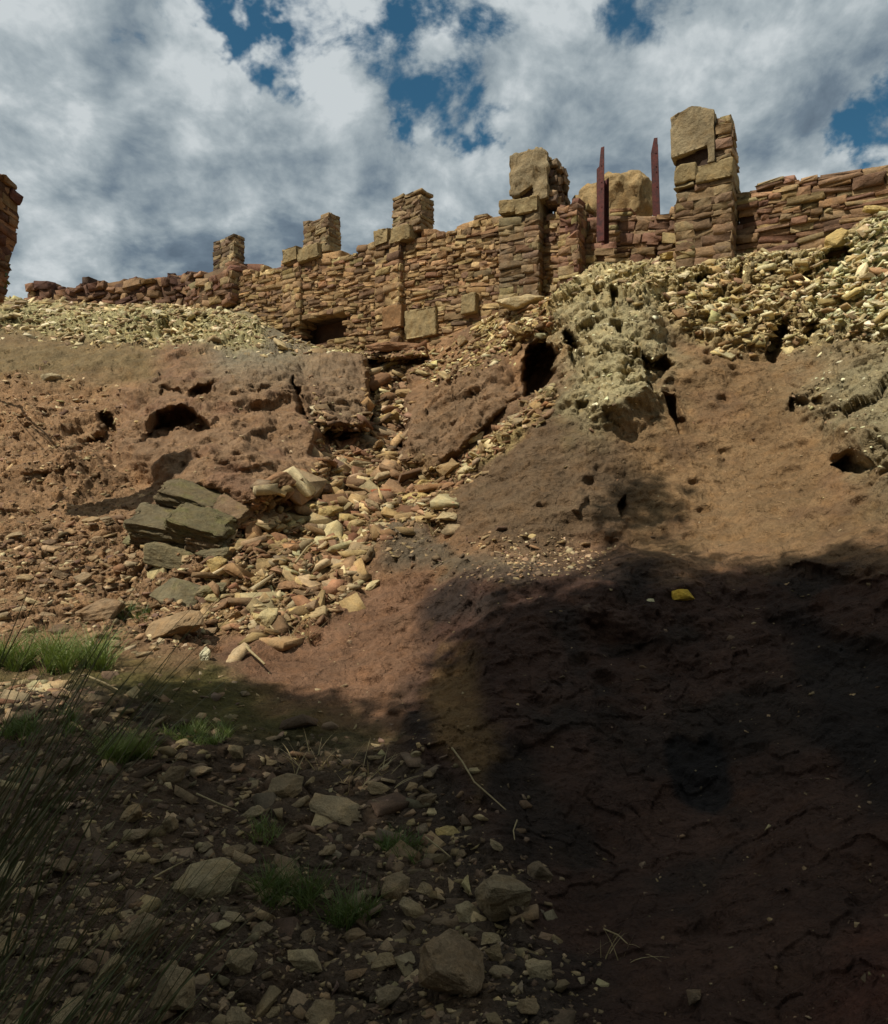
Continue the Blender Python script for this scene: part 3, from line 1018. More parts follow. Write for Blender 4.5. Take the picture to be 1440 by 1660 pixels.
scatter('apronL', 3600, 6, 'pale', spread=.75)
scatter('apronR', 3600, 5.5, 'pale', spread=.85)
scatter('apronR2', 1100, 9, 'yellow', spread=.75)
scatter('white', 1500, 6, 'white', spread=.75)
scatter('grey', 450, 4, 'white', sink=.3)
scatter('rgrey', 220, 4, 'white', sink=.3)
scatter('fan', 1700, 19, 'ochre', tilt=1.1, spread=.6)
scatter('fan', 5000, 6, 'ochre')
scatter('fanhi', 600, 10, 'brown')
scatter('edge', 560, 8, 'ochre', spread=.7)
scatter('ochremound', 500, 8, 'yellow', sink=.3)
scatter('leftstones', 650, 9, spread=.7, pal='brown', tilt=.8)
scatter('leftslope', 3000, 5.5, 'brown', sink=.3)
scatter('fore', 1300, 19, 'dull', sink=.32, tilt=.9, spread=.65, jit=40)
scatter('fore', 4600, 8, 'dull', sink=.22, jit=50)
scatter('blueledge', 320, 6, 'dull')
scatter([(760, 880), (880, 870), (960, 890), (1000, 880), (960, 935), (840, 935)], 520, 5.5, 'brown')
scatter([(-40, 560), (600, 600), (600, 1180), (-40, 1100)], 900, 4, 'brown', sink=.3)
scatter([(640, 940), (1440, 900), (1480, 1780), (900, 1780)], 500, 5, 'dull', sink=.3)
scatter([(900, 600), (1440, 590), (1440, 900), (900, 900)], 260, 4, 'brown', sink=.35)
scatter([(0, 1110), (110, 1120), (110, 1150), (0, 1160)], 160, 12, 'brown')
scatter([(590, 585), (760, 545), (900, 480), (905, 545), (780, 590), (660, 605)], 700, 8, 'ochre')
scatter([(470, 545), (600, 560), (600, 575), (500, 580), (420, 560)], 260, 7, 'pale')
scatter([(640, 590), (840, 570), (840, 590), (700, 620)], 260, 7, 'yellow')
SOUP.obj('rubble', M_STONE, kind='stuff', label='small broken stones covering the slope and foot of the bank', cat='rubble')

# ------------------------------------------------------------------ masonry


class Plane:
    """vertical wall plane through two points on the ground plan, given by photo bearing"""
    def __init__(s, pa, Ya, pb, Yb):
        s.A = np.array([(pa - 720) / F * Ya, Ya])
        s.B = np.array([(pb - 720) / F * Yb, Yb])
        s.d = (s.B - s.A)
        s.len = np.linalg.norm(s.d)
        s.d /= s.len
        s.n = np.array([s.d[1], -s.d[0]])
        if s.n @ (-(s.A + s.B) / 2) < 0:
            s.n = -s.n

    def at(s, px):
        k = (px - 720) / F
        # A.x + t d.x = k (A.y + t d.y)
        t = (k * s.A[1] - s.A[0]) / (s.d[0] - k * s.d[1])
        return t

    def Yat(s, px):
        return s.A[1] + s.at(px) * s.d[1]

    def z(s, px, py):
        return EYE - (py - 830) / F * s.Yat(px)

    def pt(s, t, z, out=0.0):
        q = s.A + s.d * t + s.n * out
        return np.array([q[0], q[1], z])

    def profile(s, pts):
        return [(s.at(px), s.z(px, py)) for px, py in pts]


def masonry(pl, top, bot, name, pal, thick=.6, ch=.13, cw=.36, rough=.05, mat=None, holes=(), jut=.05, protos=None, **kw):
    """stones laid in uneven courses on a wall plane between a bottom and a top outline (t, z)"""
    top = sorted(top)
    bot = sorted(bot)
    tx, tz = np.array(top).T
    bx, bz = np.array(bot).T
    t0, t1 = tx[0], tx[-1]
    slope = (tz[-1] - tz[0]) / (t1 - t0) * .8
    S = Soup()
    pos, scl, Rm, yaw = [], [], [], []
    zmin, zmax = bz.min() - .5, tz.max() + abs(slope) * (t1 - t0) + .5
    zz_ = zmin - abs(slope) * (t1 - t0)
    dyaw = math.atan2(pl.d[1], pl.d[0])
    while zz_ < zmax:
        h = ch * random.uniform(.62, 1.45)
        t = t0 - random.uniform(0, cw)
        while t < t1:
            wv = cw * random.choice((random.uniform(.3, .7), random.uniform(.5, 1.1), random.uniform(.9, 1.7)))
            tc_ = t + wv / 2
            zc = zz_ + h / 2 + slope * (tc_ - t0) + math.sin(tc_ * 1.3 + zz_) * .03 + random.uniform(-.5, .5) * h * .22
            if t0 - .05 < tc_ < t1 + .05 and zc < np.interp(tc_, tx, tz) + random.uniform(-.3, .25) * h and zc > np.interp(tc_, bx, bz) - .35:
                if not any(a < tc_ < b and c < zc < d for a, b, c, d in holes):
                    parts = [(zc, h)]
                    if random.random() < .34 and h > ch * .8:
                        parts = [(zc - h * .25, h * .5), (zc + h * .25, h * .5)]
                    for zc2, h2 in parts:
                        dp = random.uniform(.22, .4)
                        outw = random.uniform(-jut, jut) - dp / 2 + .02
                        pos.append(pl.pt(tc_, zc2, outw))
                        scl.append((wv * random.uniform(.96, 1.08), dp, h2 * random.uniform(.92, 1.16)))
                        e_ = Euler((random.gauss(0, rough), random.gauss(0, rough), dyaw + random.gauss(0, rough * 1.3))).to_matrix()
                        rr = Matrix.Rotation(math.atan(slope) * -1 * 1.0, 3, 'Y') if False else Matrix.Identity(3)
                        e_ = e_ @ Matrix.Rotation(-math.atan(slope) + random.gauss(0, rough * .8), 3, 'Y')
                        Rm.append(np.array(e_))
            t += wv
        zz_ += h * .97
    n = len(pos)
    pos, scl, Rm = np.array(pos), np.array(scl), np.array(Rm)
    tone = fbm(pos * .8, 3, 7)
    colr = palette(n, PAL[pal], .16) * (1 + .25 * tone)[:, None]
    S.add(protos or BLOCKS, pos, Rm, scl, colr)
    # rear face and loose cap stones so the wall has a real thickness and a ragged top
    cn = int((t1 - t0) / (cw * .45)) + 2
    tp = np.linspace(t0, t1, cn)
    for o_ in np.arange(.25, thick, .24):
        pp = np.array([pl.pt(a, np.interp(a, tx, tz) - random.uniform(.02, .16), -o_ - .1) for a in tp])
        ss = np.array([(cw * random.uniform(.5, 1.2), random.uniform(.2, .34), ch * random.uniform(.7, 1.3)) for _ in tp])
        RR = np.array([np.array(Euler((random.gauss(0, .12), random.gauss(0, .12), dyaw + random.gauss(0, .3))).to_matrix()) for _ in tp])
        S.add(protos or BLOCKS, pp, RR, ss, palette(cn, PAL[pal], .2))
    # core
    m = max(4, int((t1 - t0) / .12))
    ts = np.linspace(t0 + .02, t1 - .02, m)
    Vc, Fc_ = [], []
    rec = .05
    for a in ts:
        zt = np.interp(a, tx, tz) - ch * .9
        zb = np.interp(a, bx, bz) - .5
        zt = max(zt, zb + .1)
        Vc += [pl.pt(a, zb, -rec), pl.pt(a, zt, -rec), pl.pt(a, zt, -thick), pl.pt(a, zb, -thick)]
    for k in range(m - 1):
        b_ = k * 4
        mid = (ts[k] + ts[k + 1]) / 2
        hh = [(c, d) for a, b, c, d in holes if a < mid < b]
        for e2 in range(4):
            if e2 == 0 and hh:
                continue
            Fc_ += [(b_ + e2, b_ + (e2 + 1) % 4, b_ + 4 + (e2 + 1) % 4), (b_ + e2, b_ + 4 + (e2 + 1) % 4, b_ + 4 + e2)]
        if hh:      # leave the opening, close the core above and below it
            c_, d_ = hh[0]
            for z0_, z1_ in ((Vc[b_][2], c_ ), (d_, Vc[b_ + 1][2])):
                i = len(Vc)
                Vc += [pl.pt(ts[k], z0_, -rec), pl.pt(ts[k], z1_, -rec), pl.pt(ts[k + 1], z1_, -rec), pl.pt(ts[k + 1], z0_, -rec)]
                Fc_ += [(i, i + 1, i + 2), (i, i + 2, i + 3)]
    Fc_ += [(0, 2, 1), (0, 3, 2), (m * 4 - 4, m * 4 - 3, m * 4 - 2), (m * 4 - 4, m * 4 - 2, m * 4 - 1)]
    S.V.append(np.array(Vc))
    S.F.append(np.array(Fc_) + S.n)
    S.C.append(np.tile(np.array(srgb(84, 62, 46)), (len(Vc), 1)))
    S.n += len(Vc)
    return S.obj(name, mat or M_WALL, **kw)


def YW(px):
    return float(wall_Y(px))


GW = 'stretches of the ruined dry stone wall'
# main wall between the farthest and second pillars
plA = Plane(300, YW(312) + .1, 905, YW(905) + .1)
topA = plA.profile([(386, 446), (392, 442), (430, 436), (452, 432), (464, 424), (545, 412), (572, 410), (580, 402), (612, 398), (640, 392), (700, 376), (712, 374), (740, 368), (762, 360), (768, 350), (790, 352), (812, 350), (905, 352)])
botA = plA.profile([(386, 505), (455, 545), (520, 572), (600, 580), (700, 570), (760, 545), (905, 520)])
hA = (plA.at(484), plA.at(562), plA.z(520, 556), plA.z(520, 513))
masonry(plA, topA, botA, 'stone_wall', 'wall', ch=.10, cw=.32, rough=.05, holes=(hA,), jut=.03,
        label='long ochre dry stone wall with a dark square opening at its foot', cat='wall', group=GW)
# lintel and inner chamber of the opening
ln = empty('wall_opening', plA.pt((hA[0] + hA[1]) / 2, hA[2], 0), 'dark rectangular opening at the foot of the long stone wall', 'opening')


def box_bm(bm, c, s, rot=None, jit=0.0):
    vs = []
    for sx in (-.5, .5):
        for sy in (-.5, .5):
            for sz in (-.5, .5):
                v = Vector((sx * s[0], sy * s[1], sz * s[2]))
                v += Vector((random.uniform(-jit, jit), random.uniform(-jit, jit), random.uniform(-jit, jit)))
                if rot:
                    v = rot @ v
                vs.append(bm.verts.new(Vector(c) + v))
    idx = [(0, 1, 3, 2), (4, 6, 7, 5), (0, 4, 5, 1), (2, 3, 7, 6), (0, 2, 6, 4), (1, 5, 7, 3)]
    for f in idx:
        bm.faces.new([vs[i] for i in f])
    return vs


def bm_obj(name, bm, mat, parent=None, bevel=0, sub=0, disp=0, freq=3, seed=1, **kw):
    if bevel:
        bmesh.ops.bevel(bm, geom=bm.edges[:], offset=bevel, segments=1, affect='EDGES')
    for _ in range(sub):
        bmesh.ops.subdivide_edges(bm, edges=bm.edges[:], cuts=1, use_grid_fill=True)
    bmesh.ops.triangulate(bm, faces=bm.faces)
    bmesh.ops.recalc_face_normals(bm, faces=bm.faces)
    bm.normal_update()
    if disp:
        Vn = np.array([v.normal[:] for v in bm.verts])
        Vp = np.array([v.co[:] for v in bm.verts])
        q = Vp * freq + seed
        d = fbm(q, 5, seed, .55) * disp
        w1, w2, wi = worley(q * .9, seed)
        d += (wi - .5) * disp * .9
        Vp = Vp + Vn * d[:, None]
        for v, p in zip(bm.verts, Vp):
            v.co = p
    V, Fc = bm_arrays(bm)
    if parent is not None:
        V = V - np.array(parent.location)
    return mesh_obj(name, V, Fc, mat, parent=parent, **kw)


yawA = math.atan2(plA.d[1], plA.d[0])
M_DARKIN = rock_material('shade_dark_lining', 'flat', [srgb(70, 56, 46)], bump=.6)  # dark colour paints the shade inside the opening and the slots
M_LINTEL = rock_material('lintel_stone', 'flat', [srgb(128, 104, 74)], sc_=1.5)
bm = bmesh.new()
tm = (hA[0] + hA[1]) / 2
hw, hh_ = hA[1] - hA[0], hA[3] - hA[2]
rA = Matrix.Rotation(yawA, 3, 'Z')
box_bm(bm, plA.pt(tm, hA[3] + .06, -.16), (hw + .3, .42, .12), rA, .015)
bm_obj('lintel', bm, M_LINTEL, ln, bevel=.015, sub=2, disp=.012)
bm = bmesh.new()
for (a, zc, o_, s_) in ((hA[0] - .04, hA[2] + hh_ / 2, -.62, (.08, 1.1, hh_ + .3)), (hA[1] + .04, hA[2] + hh_ / 2, -.62, (.08, 1.1, hh_ + .3)), (tm, hA[2] + hh_ / 2, -1.2, (hw + .2, .08, hh_ + .3)), (tm, hA[3] - .0, -.76, (hw + .2, .78, .06)),
                        (tm, hA[2] - .1, -.62, (hw + .1, 1.1, .06))):
    box_bm(bm, plA.pt(a, zc, o_), s_, rA, .02)
bm_obj('chamber', bm, M_DARKIN, ln, sub=2, disp=.03)

# wall between second and first pillar
plB = Plane(895, YW(905) + .15, 1110, YW(1110) + .15)
topB = plB.profile([(896, 345), (905, 332), (925, 330), (942, 332), (948, 352), (1000, 346), (1042, 350), (1072, 346), (1082, 334), (1100, 340)])
botB = plB.profile([(896, 500), (960, 445), (1100, 425)])
masonry(plB, topB, botB, 'stone_wall', 'wallred', ch=.13, cw=.38, rough=.05, jut=.04, label='low stretch of stone wall between the two tallest pillars, beams rising from it', cat='wall', group=GW)
# right-hand wall
plC = Plane(1195, YW(1195) + .1, 1640, YW(1640) + .1)
topC = plC.profile([(1196, 312), (1215, 304), (1250, 296), (1290, 290), (1330, 292), (1365, 284), (1372, 276), (1410, 272), (1436, 266), (1480, 258), (1640, 225)])
botC = plC.profile([(1196, 424), (1340, 412), (1380, 385), (1440, 352), (1640, 270)])
masonry(plC, topC, botC, 'stone_wall', 'wallred', ch=.115, cw=.38, rough=.04, jut=.035, label='reddish dry stone wall right of the tallest pillar, made of long flat stones', cat='wall', group=GW)
# tumbled wall on the far left
plD = Plane(36, float(wall_Y(40)) + .1, 318, float(wall_Y(318)) + .1)
topD = plD.profile([(42, 470), (44, 462), (62, 460), (86, 461), (88, 473), (124, 473), (126, 466), (134, 452), (146, 456), (152, 466), (160, 460), (180, 458), (186, 450), (222, 452), (228, 458), (242, 456), (250, 446), (262, 442), (300, 442), (312, 450)])
botD = plD.profile([(42, 500), (310, 505)])
PAL['ruin'] = [(110, 82, 62), (96, 70, 54), (126, 96, 72), (88, 64, 52), (136, 108, 78)]
masonry(plD, topD, botD, 'stone_wall', 'ruin', ch=.20, cw=.50, rough=.16, jut=.12, protos=CHIPS[:0] or BLOCKS, label='low tumbled dark wall of rough stones along the far left skyline', cat='wall', group=GW)

# ------------------------------------------------------------------ pillars
GP = 'square pillars standing on the ruined wall'


def prism(name, pl, pxa, pxb, pya, pyb, depth, out, pal, parent, ch=.12, cw=.3, rough=.05, jut=.03, mat=None, jag=.06, notch=None, **kw):
    """masonry block with four stone-laid faces; front face spans photo px pxa..pxb, py pya..pyb"""
    t0, t1 = sorted((pl.at(pxa), pl.at(pxb)))
    pm = (pxa + pxb) / 2
    zt, zb = pl.z(pm, pya), pl.z(pm, pyb)
    S = Soup()
    o3 = np.array([pl.d[0], pl.d[1], 0]), np.array([pl.n[0], pl.n[1], 0])
    cen = pl.pt((t0 + t1) / 2, 0, out - depth / 2)
    w2, d2 = (t1 - t0) / 2, depth / 2
    faces = ((o3[0], o3[1], w2, d2), (-o3[0], -o3[1], w2, d2), (o3[1], o3[0], d2, w2), (-o3[1], -o3[0], d2, w2))
    z_ = zb
    while z_ < zt - ch * .3:
        h = min(ch * random.uniform(.65, 1.4), zt - z_ + .03)
        for fi, (du, dn, hu, hn) in enumerate(faces):
            u = -hu
            yw = math.atan2(du[1], du[0])
            while u < hu - .03:
                wv = min(cw * random.uniform(.5, 1.5), hu - u)
                if wv < .05:
                    break
                last = z_ + h > zt - ch
                if not (last and random.random() < .4):
                    dp = min(.3, hn * 1.2)
                    p_ = cen + du * (u + wv / 2) + dn * (hn - dp / 2 + random.uniform(-jut, jut)) + np.array([0, 0, z_ + h / 2])
                    e_ = Euler((random.gauss(0, rough), random.gauss(0, rough), yw + random.gauss(0, rough))).to_matrix()
                    S.add([BLOCKS[random.randrange(len(BLOCKS))]], p_[None], np.array(e_)[None], np.array([[wv * 1.02, dp, h * random.uniform(.9, 1.08)]]), palette(1, PAL[pal], .14))
                u += wv
        z_ += h * .96
    # core
    c = cen.copy()
    c[2] = (zb + zt) / 2 - .04
    V = []
    for sx in (-1, 1):
        for sy in (-1, 1):
            for sz in (-1, 1):
                V.append(c + o3[0] * sx * (w2 - .035) + o3[1] * sy * (d2 - .035) + np.array([0, 0, sz * ((zt - zb) / 2 - .05)]))
    Fq = [(0, 1, 3), (0, 3, 2), (4, 6, 7), (4, 7, 5), (0, 4, 5), (0, 5, 1), (2, 3, 7), (2, 7, 6), (0, 2, 6), (0, 6, 4), (1, 5, 7), (1, 7, 3)]
    S.V.append(np.array(V))
    S.F.append(np.array(Fq) + S.n)
    S.C.append(np.tile(np.array(srgb(104, 84, 62)), (8, 1)))
    S.n += 8
    if parent is not None:
        S.V = [v - np.array(parent.location) for v in S.V]
    return S.obj(name, mat or M_WALL, parent=parent, **kw)


def pl_block(name, pl, pxa, pxb, pya, pyb, depth, out, mat, parent, disp=.03, bevel=.012, sub=4, seed=1, taper=0, cut=None, freq=5, **kw):
    """one solid squared block on the plane"""
    t0, t1 = sorted((pl.at(pxa), pl.at(pxb)))
    pm = (pxa + pxb) / 2
    zt, zb = pl.z(pm, pya), pl.z(pm, pyb)
    bm = bmesh.new()
    r_ = Matrix.Rotation(math.atan2(pl.d[1], pl.d[0]), 3, 'Z')
    box_bm(bm, pl.pt((t0 + t1) / 2, (zt + zb) / 2, out - depth / 2), (t1 - t0, depth, zt - zb), r_, .015)
    return bm_obj(name, bm, mat, parent, bevel=bevel, sub=sub, disp=disp, seed=seed, freq=freq, **kw)


M_CONC = rock_material('old_concrete', 'flat', [srgb(140, 124, 94)], sc_=1.2, bump=.8)
M_CONC2 = rock_material('weathered_pale_concrete', 'flat', [srgb(156, 132, 92)], sc_=1.2, bump=1.0)
M_BLOCK = rock_material('dressed_block', 'flat', [srgb(142, 124, 88)], sc_=1.4, bump=.6)
M_CORE = rock_material('rough_rubble_core', 'flat', [srgb(126, 106, 82)], sc_=2.2, bump=1.3)

# P1, the tallest
pl1 = Plane(1097, 11.9, 1192, 11.43)
p1 = empty('stone_pillar', pl1.pt(pl1.at(1145), pl1.z(1145, 420), -.3), 'tallest pillar of the row, two part head over a slot, right of the rusty beams', 'pillar', GP)
prism('pier', pl1, 1098, 1188, 296, 432, .95, 0.10, 'pier', p1, ch=.125, cw=.44, jut=.018, rough=.03)
pl_block('capstone', pl1, 1097, 1130, 273, 300, .9, .14, M_BLOCK, p1, seed=3, disp=.02)
pl_block('capstone', pl1, 1131, 1190, 269, 298, .9, .15, M_BLOCK, p1, seed=4, disp=.02)
# head: concrete front with a slot below, cast as an upside-down L
bm = bmesh.new()
t0, t1 = pl1.at(1091), pl1.at(1160)
r1 = Matrix.Rotation(math.atan2(pl1.d[1], pl1.d[0]), 3, 'Z')
zT, zM, zB = pl1.z(1125, 178), pl1.z(1125, 249), pl1.z(1125, 274)
ts = pl1.at(1149)
prof = [(t0, zM - .03), (t0 - .02, zT - .08), (t0 + .12, zT - .03), (t0 + .33, zT + .03), (t0 + .50, zT - .04), (t1, zT - .14), (t1, zB), (ts, zB), (ts, zM + .04), ((t0 + ts) / 2, zM)]
va = [bm.verts.new(pl1.pt(a, z, .10)) for a, z in prof]
vb = [bm.verts.new(pl1.pt(a, z, -.55)) for a, z in prof]
n_ = len(prof)
bm.faces.new(va)
bm.faces.new(vb[::-1])
for k in range(n_):
    bm.faces.new((va[k], vb[k], vb[(k + 1) % n_], va[(k + 1) % n_]))
bmesh.ops.triangulate(bm, faces=bm.faces)
bm_obj('concrete_head', bm, M_CONC, p1, sub=4, disp=.03, seed=8, freq=4)
pl_block('slot_shade_filling', pl1, 1094, 1150, 243, 276, .3, -.0, M_DARKIN, p1, seed=5, disp=.02)  # dark block added so the slot reads as shade
prism('rubble_head', pl1, 1160, 1186, 192, 270, .62, 0.02, 'pier', p1, ch=.12, cw=.3, jut=.04, rough=.07)

# P2
pl2 = Plane(817, 14.4, 884, 14.0)
p2 = empty('stone_pillar', pl2.pt(pl2.at(850), pl2.z(850, 500), -.3), 'second tallest pillar, crumbling concrete head with two thin rods on top', 'pillar', GP)
prism('pier', pl2, 817, 880, 350, 512, 1.0, 0.25, 'pier', p2, ch=.125, cw=.44, jut=.018, rough=.03)
pl_block('capstone', pl2, 816, 842, 332, 354, .9, .28, M_BLOCK, p2, seed=13)
pl_block('capstone', pl2, 842.6, 880, 329, 354, .9, .30, M_BLOCK, p2, seed=14)
bm = bmesh.new()
t0, t1 = pl2.at(833), pl2.at(893)
zT, zM, zB = pl2.z(860, 250), pl2.z(860, 315), pl2.z(860, 334)
ts = pl2.at(868)
prof = [(t0, zM - .05), (t0, zT - .06), (t0 + .1, zT - .01), (t0 + .4, zT + .01), (t1 - .1, zT - .04), (t1, zT - .15), (t1, zB), (ts, zB), (ts, zM + .05), ((t0 + ts) / 2 + .1, zM), ((t0 + ts) / 2 - .1, zM - .09)]
va = [bm.verts.new(pl2.pt(a, z, .22)) for a, z in prof]
vb = [bm.verts.new(pl2.pt(a, z, -.50)) for a, z in prof]
n_ = len(prof)
bm.faces.new(va)
bm.faces.new(vb[::-1])
for k in range(n_):
    bm.faces.new((va[k], vb[k], vb[(k + 1) % n_], va[(k + 1) % n_]))
bmesh.ops.triangulate(bm, faces=bm.faces)
bm_obj('concrete_head', bm, M_CONC, p2, sub=4, disp=.055, seed=18, freq=5)
pl_block('slot_shade_filling', pl2, 837, 872, 311, 335, .3, .11, M_DARKIN, p2, seed=15, disp=.04)  # dark block added for the shade in this slot
prism('rubble_head', pl2, 888, 906, 262, 333, .7, 0.02, 'dull', p2, ch=.11, cw=.2, jut=.08, rough=.2)
M_RUST = simple_material('rusted_steel', srgb(92, 40, 30), .75, .35, 9, .5, .25, col2=srgb(62, 30, 26))


def rod(pl, pxa, pya, pyb, dx=0):
    bm = bmesh.new()
    a = Vector(pl.pt(pl.at(pxa), pl.z(pxa, pyb), -.1))
    b = Vector(pl.pt(pl.at(pxa + dx), pl.z(pxa, pya), -.1))
    m_ = bmesh.ops.create_cone(bm, cap_ends=True, segments=8, radius1=.012, radius2=.012, depth=(b - a).length)
    q = (b - a).to_track_quat('Z', 'Y').to_matrix().to_4x4()
    q.translation = (a + b) / 2
    bmesh.ops.transform(bm, matrix=q, verts=bm.verts)
    return bm


bm_obj('reinforcing_rod', rod(pl2, 867, 240, 256, -1), M_RUST, p2)
bm_obj('reinforcing_rod', rod(pl2, 876, 243, 258, 1), M_RUST, p2)

# P3
pl3 = Plane(612, YW(612) - .1, 700, YW(700) - .1)
p3 = empty('stone_pillar', pl3.pt(pl3.at(660), pl3.z(660, 560), -.3), 'third pillar from the right, stubby rubble shaft above square blocks', 'pillar', GP)
prism('shaft', pl3, 635, 680, 314, 378, .46, -.05, 'pier', p3, ch=.105, cw=.32, jut=.025, rough=.05)
pl_block('block', pl3, 612, 634, 374, 398, .8, .12, M_BLOCK, p3, seed=23)
pl_block('block', pl3, 636, 668, 369, 392, .8, .10, M_BLOCK, p3, seed=24)
prism('buttress', pl3, 611, 650, 394, 560, .6, .05, 'wall', p3, ch=.14, cw=.4)
# P4
pl4 = Plane(463, YW(463) - .1, 546, YW(546) - .1)
p4 = empty('stone_pillar', pl4.pt(pl4.at(510), pl4.z(510, 530), -.3), 'second pillar from the left, ragged shaft with a projecting block course', 'pillar', GP)
prism('shaft', pl4, 490, 530, 349, 412, .42, -.05, 'pier', p4, ch=.105, cw=.32, jut=.025, rough=.05)
pl_block('block', pl4, 463, 486, 403, 426, .8, .12, M_BLOCK, p4, seed=33)
pl_block('block', pl4, 487, 520, 400, 422, .8, .10, M_BLOCK, p4, seed=34)
prism('buttress', pl4, 461, 488, 424, 530, .6, .05, 'wall', p4, ch=.14, cw=.36)
# P5
pl5 = Plane(313, YW(313) - .1, 392, YW(392) - .1)
p5 = empty('stone_pillar', pl5.pt(pl5.at(350), pl5.z(350, 500), -.3), 'leftmost and smallest dark pillar with rounded top', 'pillar', GP)
prism('shaft', pl5, 344, 377, 387, 446, .36, -.05, 'dull', p5, ch=.105, cw=.32, jut=.025, rough=.05)
prism('base', pl5, 314, 386, 440, 505, 1.2, .25, 'wallred', p5, ch=.17, cw=.4, jut=.06, rough=.12)
# small squat block beside it
prism('masonry_stump', Plane(390, 20.6, 430, 20.4), 392, 424, 424, 446, .8, .0, 'ruin', None, ch=.3, cw=.5, label='squat dark stump of masonry right of the leftmost pillar', cat='stump')

# big square blocks sticking out of the long wall
plE = Plane(620, YW(620) - .1, 800, YW(800) - .1)
M_BLOCKR = rock_material('brown_block', 'flat', [srgb(134, 102, 68)], sc_=1.4, bump=.5)
mesh_kw = dict(cat='block', group='squared blocks jutting from the long wall')
o = pl_block('stone_block', plE, 624, 655, 497, 533, .6, .10, M_BLOCKR, None, seed=51, disp=.02, label='smooth brown squared block jutting from the long wall', **mesh_kw)
o = pl_block('stone_block', plE, 656, 706, 500, 546, .6, .0, M_BLOCK, None, seed=52, disp=.03, label='wide squared block beside the smooth brown one', **mesh_kw)
o = pl_block('stone_block', plE, 749, 772, 477, 508, .6, .05, M_BLOCK, None, seed=53, disp=.02, label='narrow upright squared block in the wall, left of the clay mound', **mesh_kw)
o = pl_block('stone_block', plE, 600, 618, 466, 492, .3, .32 - .1, M_BLOCK, None, seed=54, disp=.02, label='pale squared block in the buttress of the third pillar', **mesh_kw) if False else None

# concrete lump behind the wall
bm = bmesh.new()
bmesh.ops.create_icosphere(bm, subdivisions=5, radius=1)
plK = Plane(900, 14.6, 1060, 13.2)
kc = plK.pt(plK.at(982), plK.z(982, 330), -.3)
for v in bm.verts:
    c_ = v.co
    e_ = Vector([math.copysign(abs(a) ** .62, a) for a in c_])
    v.co = e_
t0, t1 = plK.at(921), plK.at(1044)
hz = plK.z(982, 281) - kc[2]
rK = Matrix.Rotation(math.atan2(plK.d[1], plK.d[0]), 4, 'Z')
bmesh.ops.transform(bm, matrix=Matrix.Translation(kc) @ rK @ Matrix.Diagonal(((t1 - t0) / 2 * .97, .42, hz, 1)), verts=bm.verts)
bm_obj('concrete_mass', bm, M_CONC2, None, disp=.13, freq=3.2, seed=61, label='rounded pale concrete lump behind the nearer rusty beam', cat='concrete lump')

# steel beams: I-sections, torn at the top
def beam(px0, px1, ytop, ybot, Y, yaw, label, notch=None, lean=0.0, foot=1.0):
    wv = (px1 - px0) / F * Y
    h = (ybot - ytop) / F * Y
    cx_ = ((px0 + px1) / 2 - 720) / F * Y
    zb = EYE - (ybot - 830) / F * Y
    o = empty('steel_beam', (cx_, Y, zb), label, 'beam', 'rusty steel beams rising from the wall')
    tf = .016
    dp = wv * 1.25

    def plate(name, along, c0, c1, y0, prof, sgn=1):
        """plate in the x-z plane (or y-z when along == 'y') with a cut profile on top: (fraction across, fraction of height)"""
        bm = bmesh.new()
        pts = [(0, -foot)] + [(a_, b_ * h) for a_, b_ in prof] + [(1, -foot)]
        vf, vb_ = [], []
        for a_, z_ in pts:
            u = c0 + (c1 - c0) * a_
            if along == 'x':
                vf.append(bm.verts.new((u + lean * z_, y0 - tf / 2, z_)))
                vb_.append(bm.verts.new((u + lean * z_, y0 + tf / 2, z_)))
            else:
                vf.append(bm.verts.new((-tf / 2 + lean * z_, u, z_)))
                vb_.append(bm.verts.new((tf / 2 + lean * z_, u, z_)))
        bm.faces.new(vf)
        bm.faces.new(vb_[::-1])
        for k in range(len(pts)):
            bm.faces.new((vf[k], vb_[k], vb_[(k + 1) % len(pts)], vf[(k + 1) % len(pts)]))
        bmesh.ops.recalc_face_normals(bm, faces=bm.faces)
        V, Fc = bm_arrays_any(bm)
        return mesh_obj(name, V, Fc, M_RUST, parent=o)
    plate('flange', 'x', -wv / 2, wv / 2, -dp / 2, notch[0])
    plate('flange', 'x', -wv / 2, wv / 2, dp / 2, notch[1])
    plate('web', 'y', -dp / 2 + tf / 2 + .002, dp / 2 - tf / 2 - .002, 0, notch[2])
    for zb_ in (.35, .55, .62, .8):
        bm = bmesh.new()
        bmesh.ops.create_cone(bm, cap_ends=True, segments=8, radius1=.012, radius2=.010, depth=.014, matrix=Matrix.Translation((lean * zb_ * h + wv * .2, -dp / 2 - tf / 2 - .006, zb_ * h)) @ Matrix.Rotation(R(90), 4, 'X'))
        V, Fc = bm_arrays_any(bm)
        mesh_obj('bolt', V, Fc, M_RUST, parent=o)
    o.rotation_euler = (0, 0, yaw)
    return o


def bm_arrays_any(bm):
    bm.verts.index_update()
    V = [v.co[:] for v in bm.verts]
    Fc = [[v.index for v in f.verts] for f in bm.faces]
    bm.free()
    return V, Fc


beam(971, 984, 243, 390, 12.80, R(-40), 'nearer rusty steel beam with a torn stepped top, in front of the concrete lump', ([(0, .78), (.35, .80), (.55, .98), (.6, 1.0), (1, 1.0)], [(0, .66), (1, .70)], [(0, .76), (.5, .70), (1, .66)]), 0.0, foot=.04)

beam(1059, 1070, 227, 348, 13.1, R(-20), 'thinner rusty steel beam with a pointed top, beside the tallest pillar', ([(0, .80), (.5, 1.0), (1, 1.0)], [(0, .82), (1, .97)], [(0, .9), (1, .84)]), -0.03)
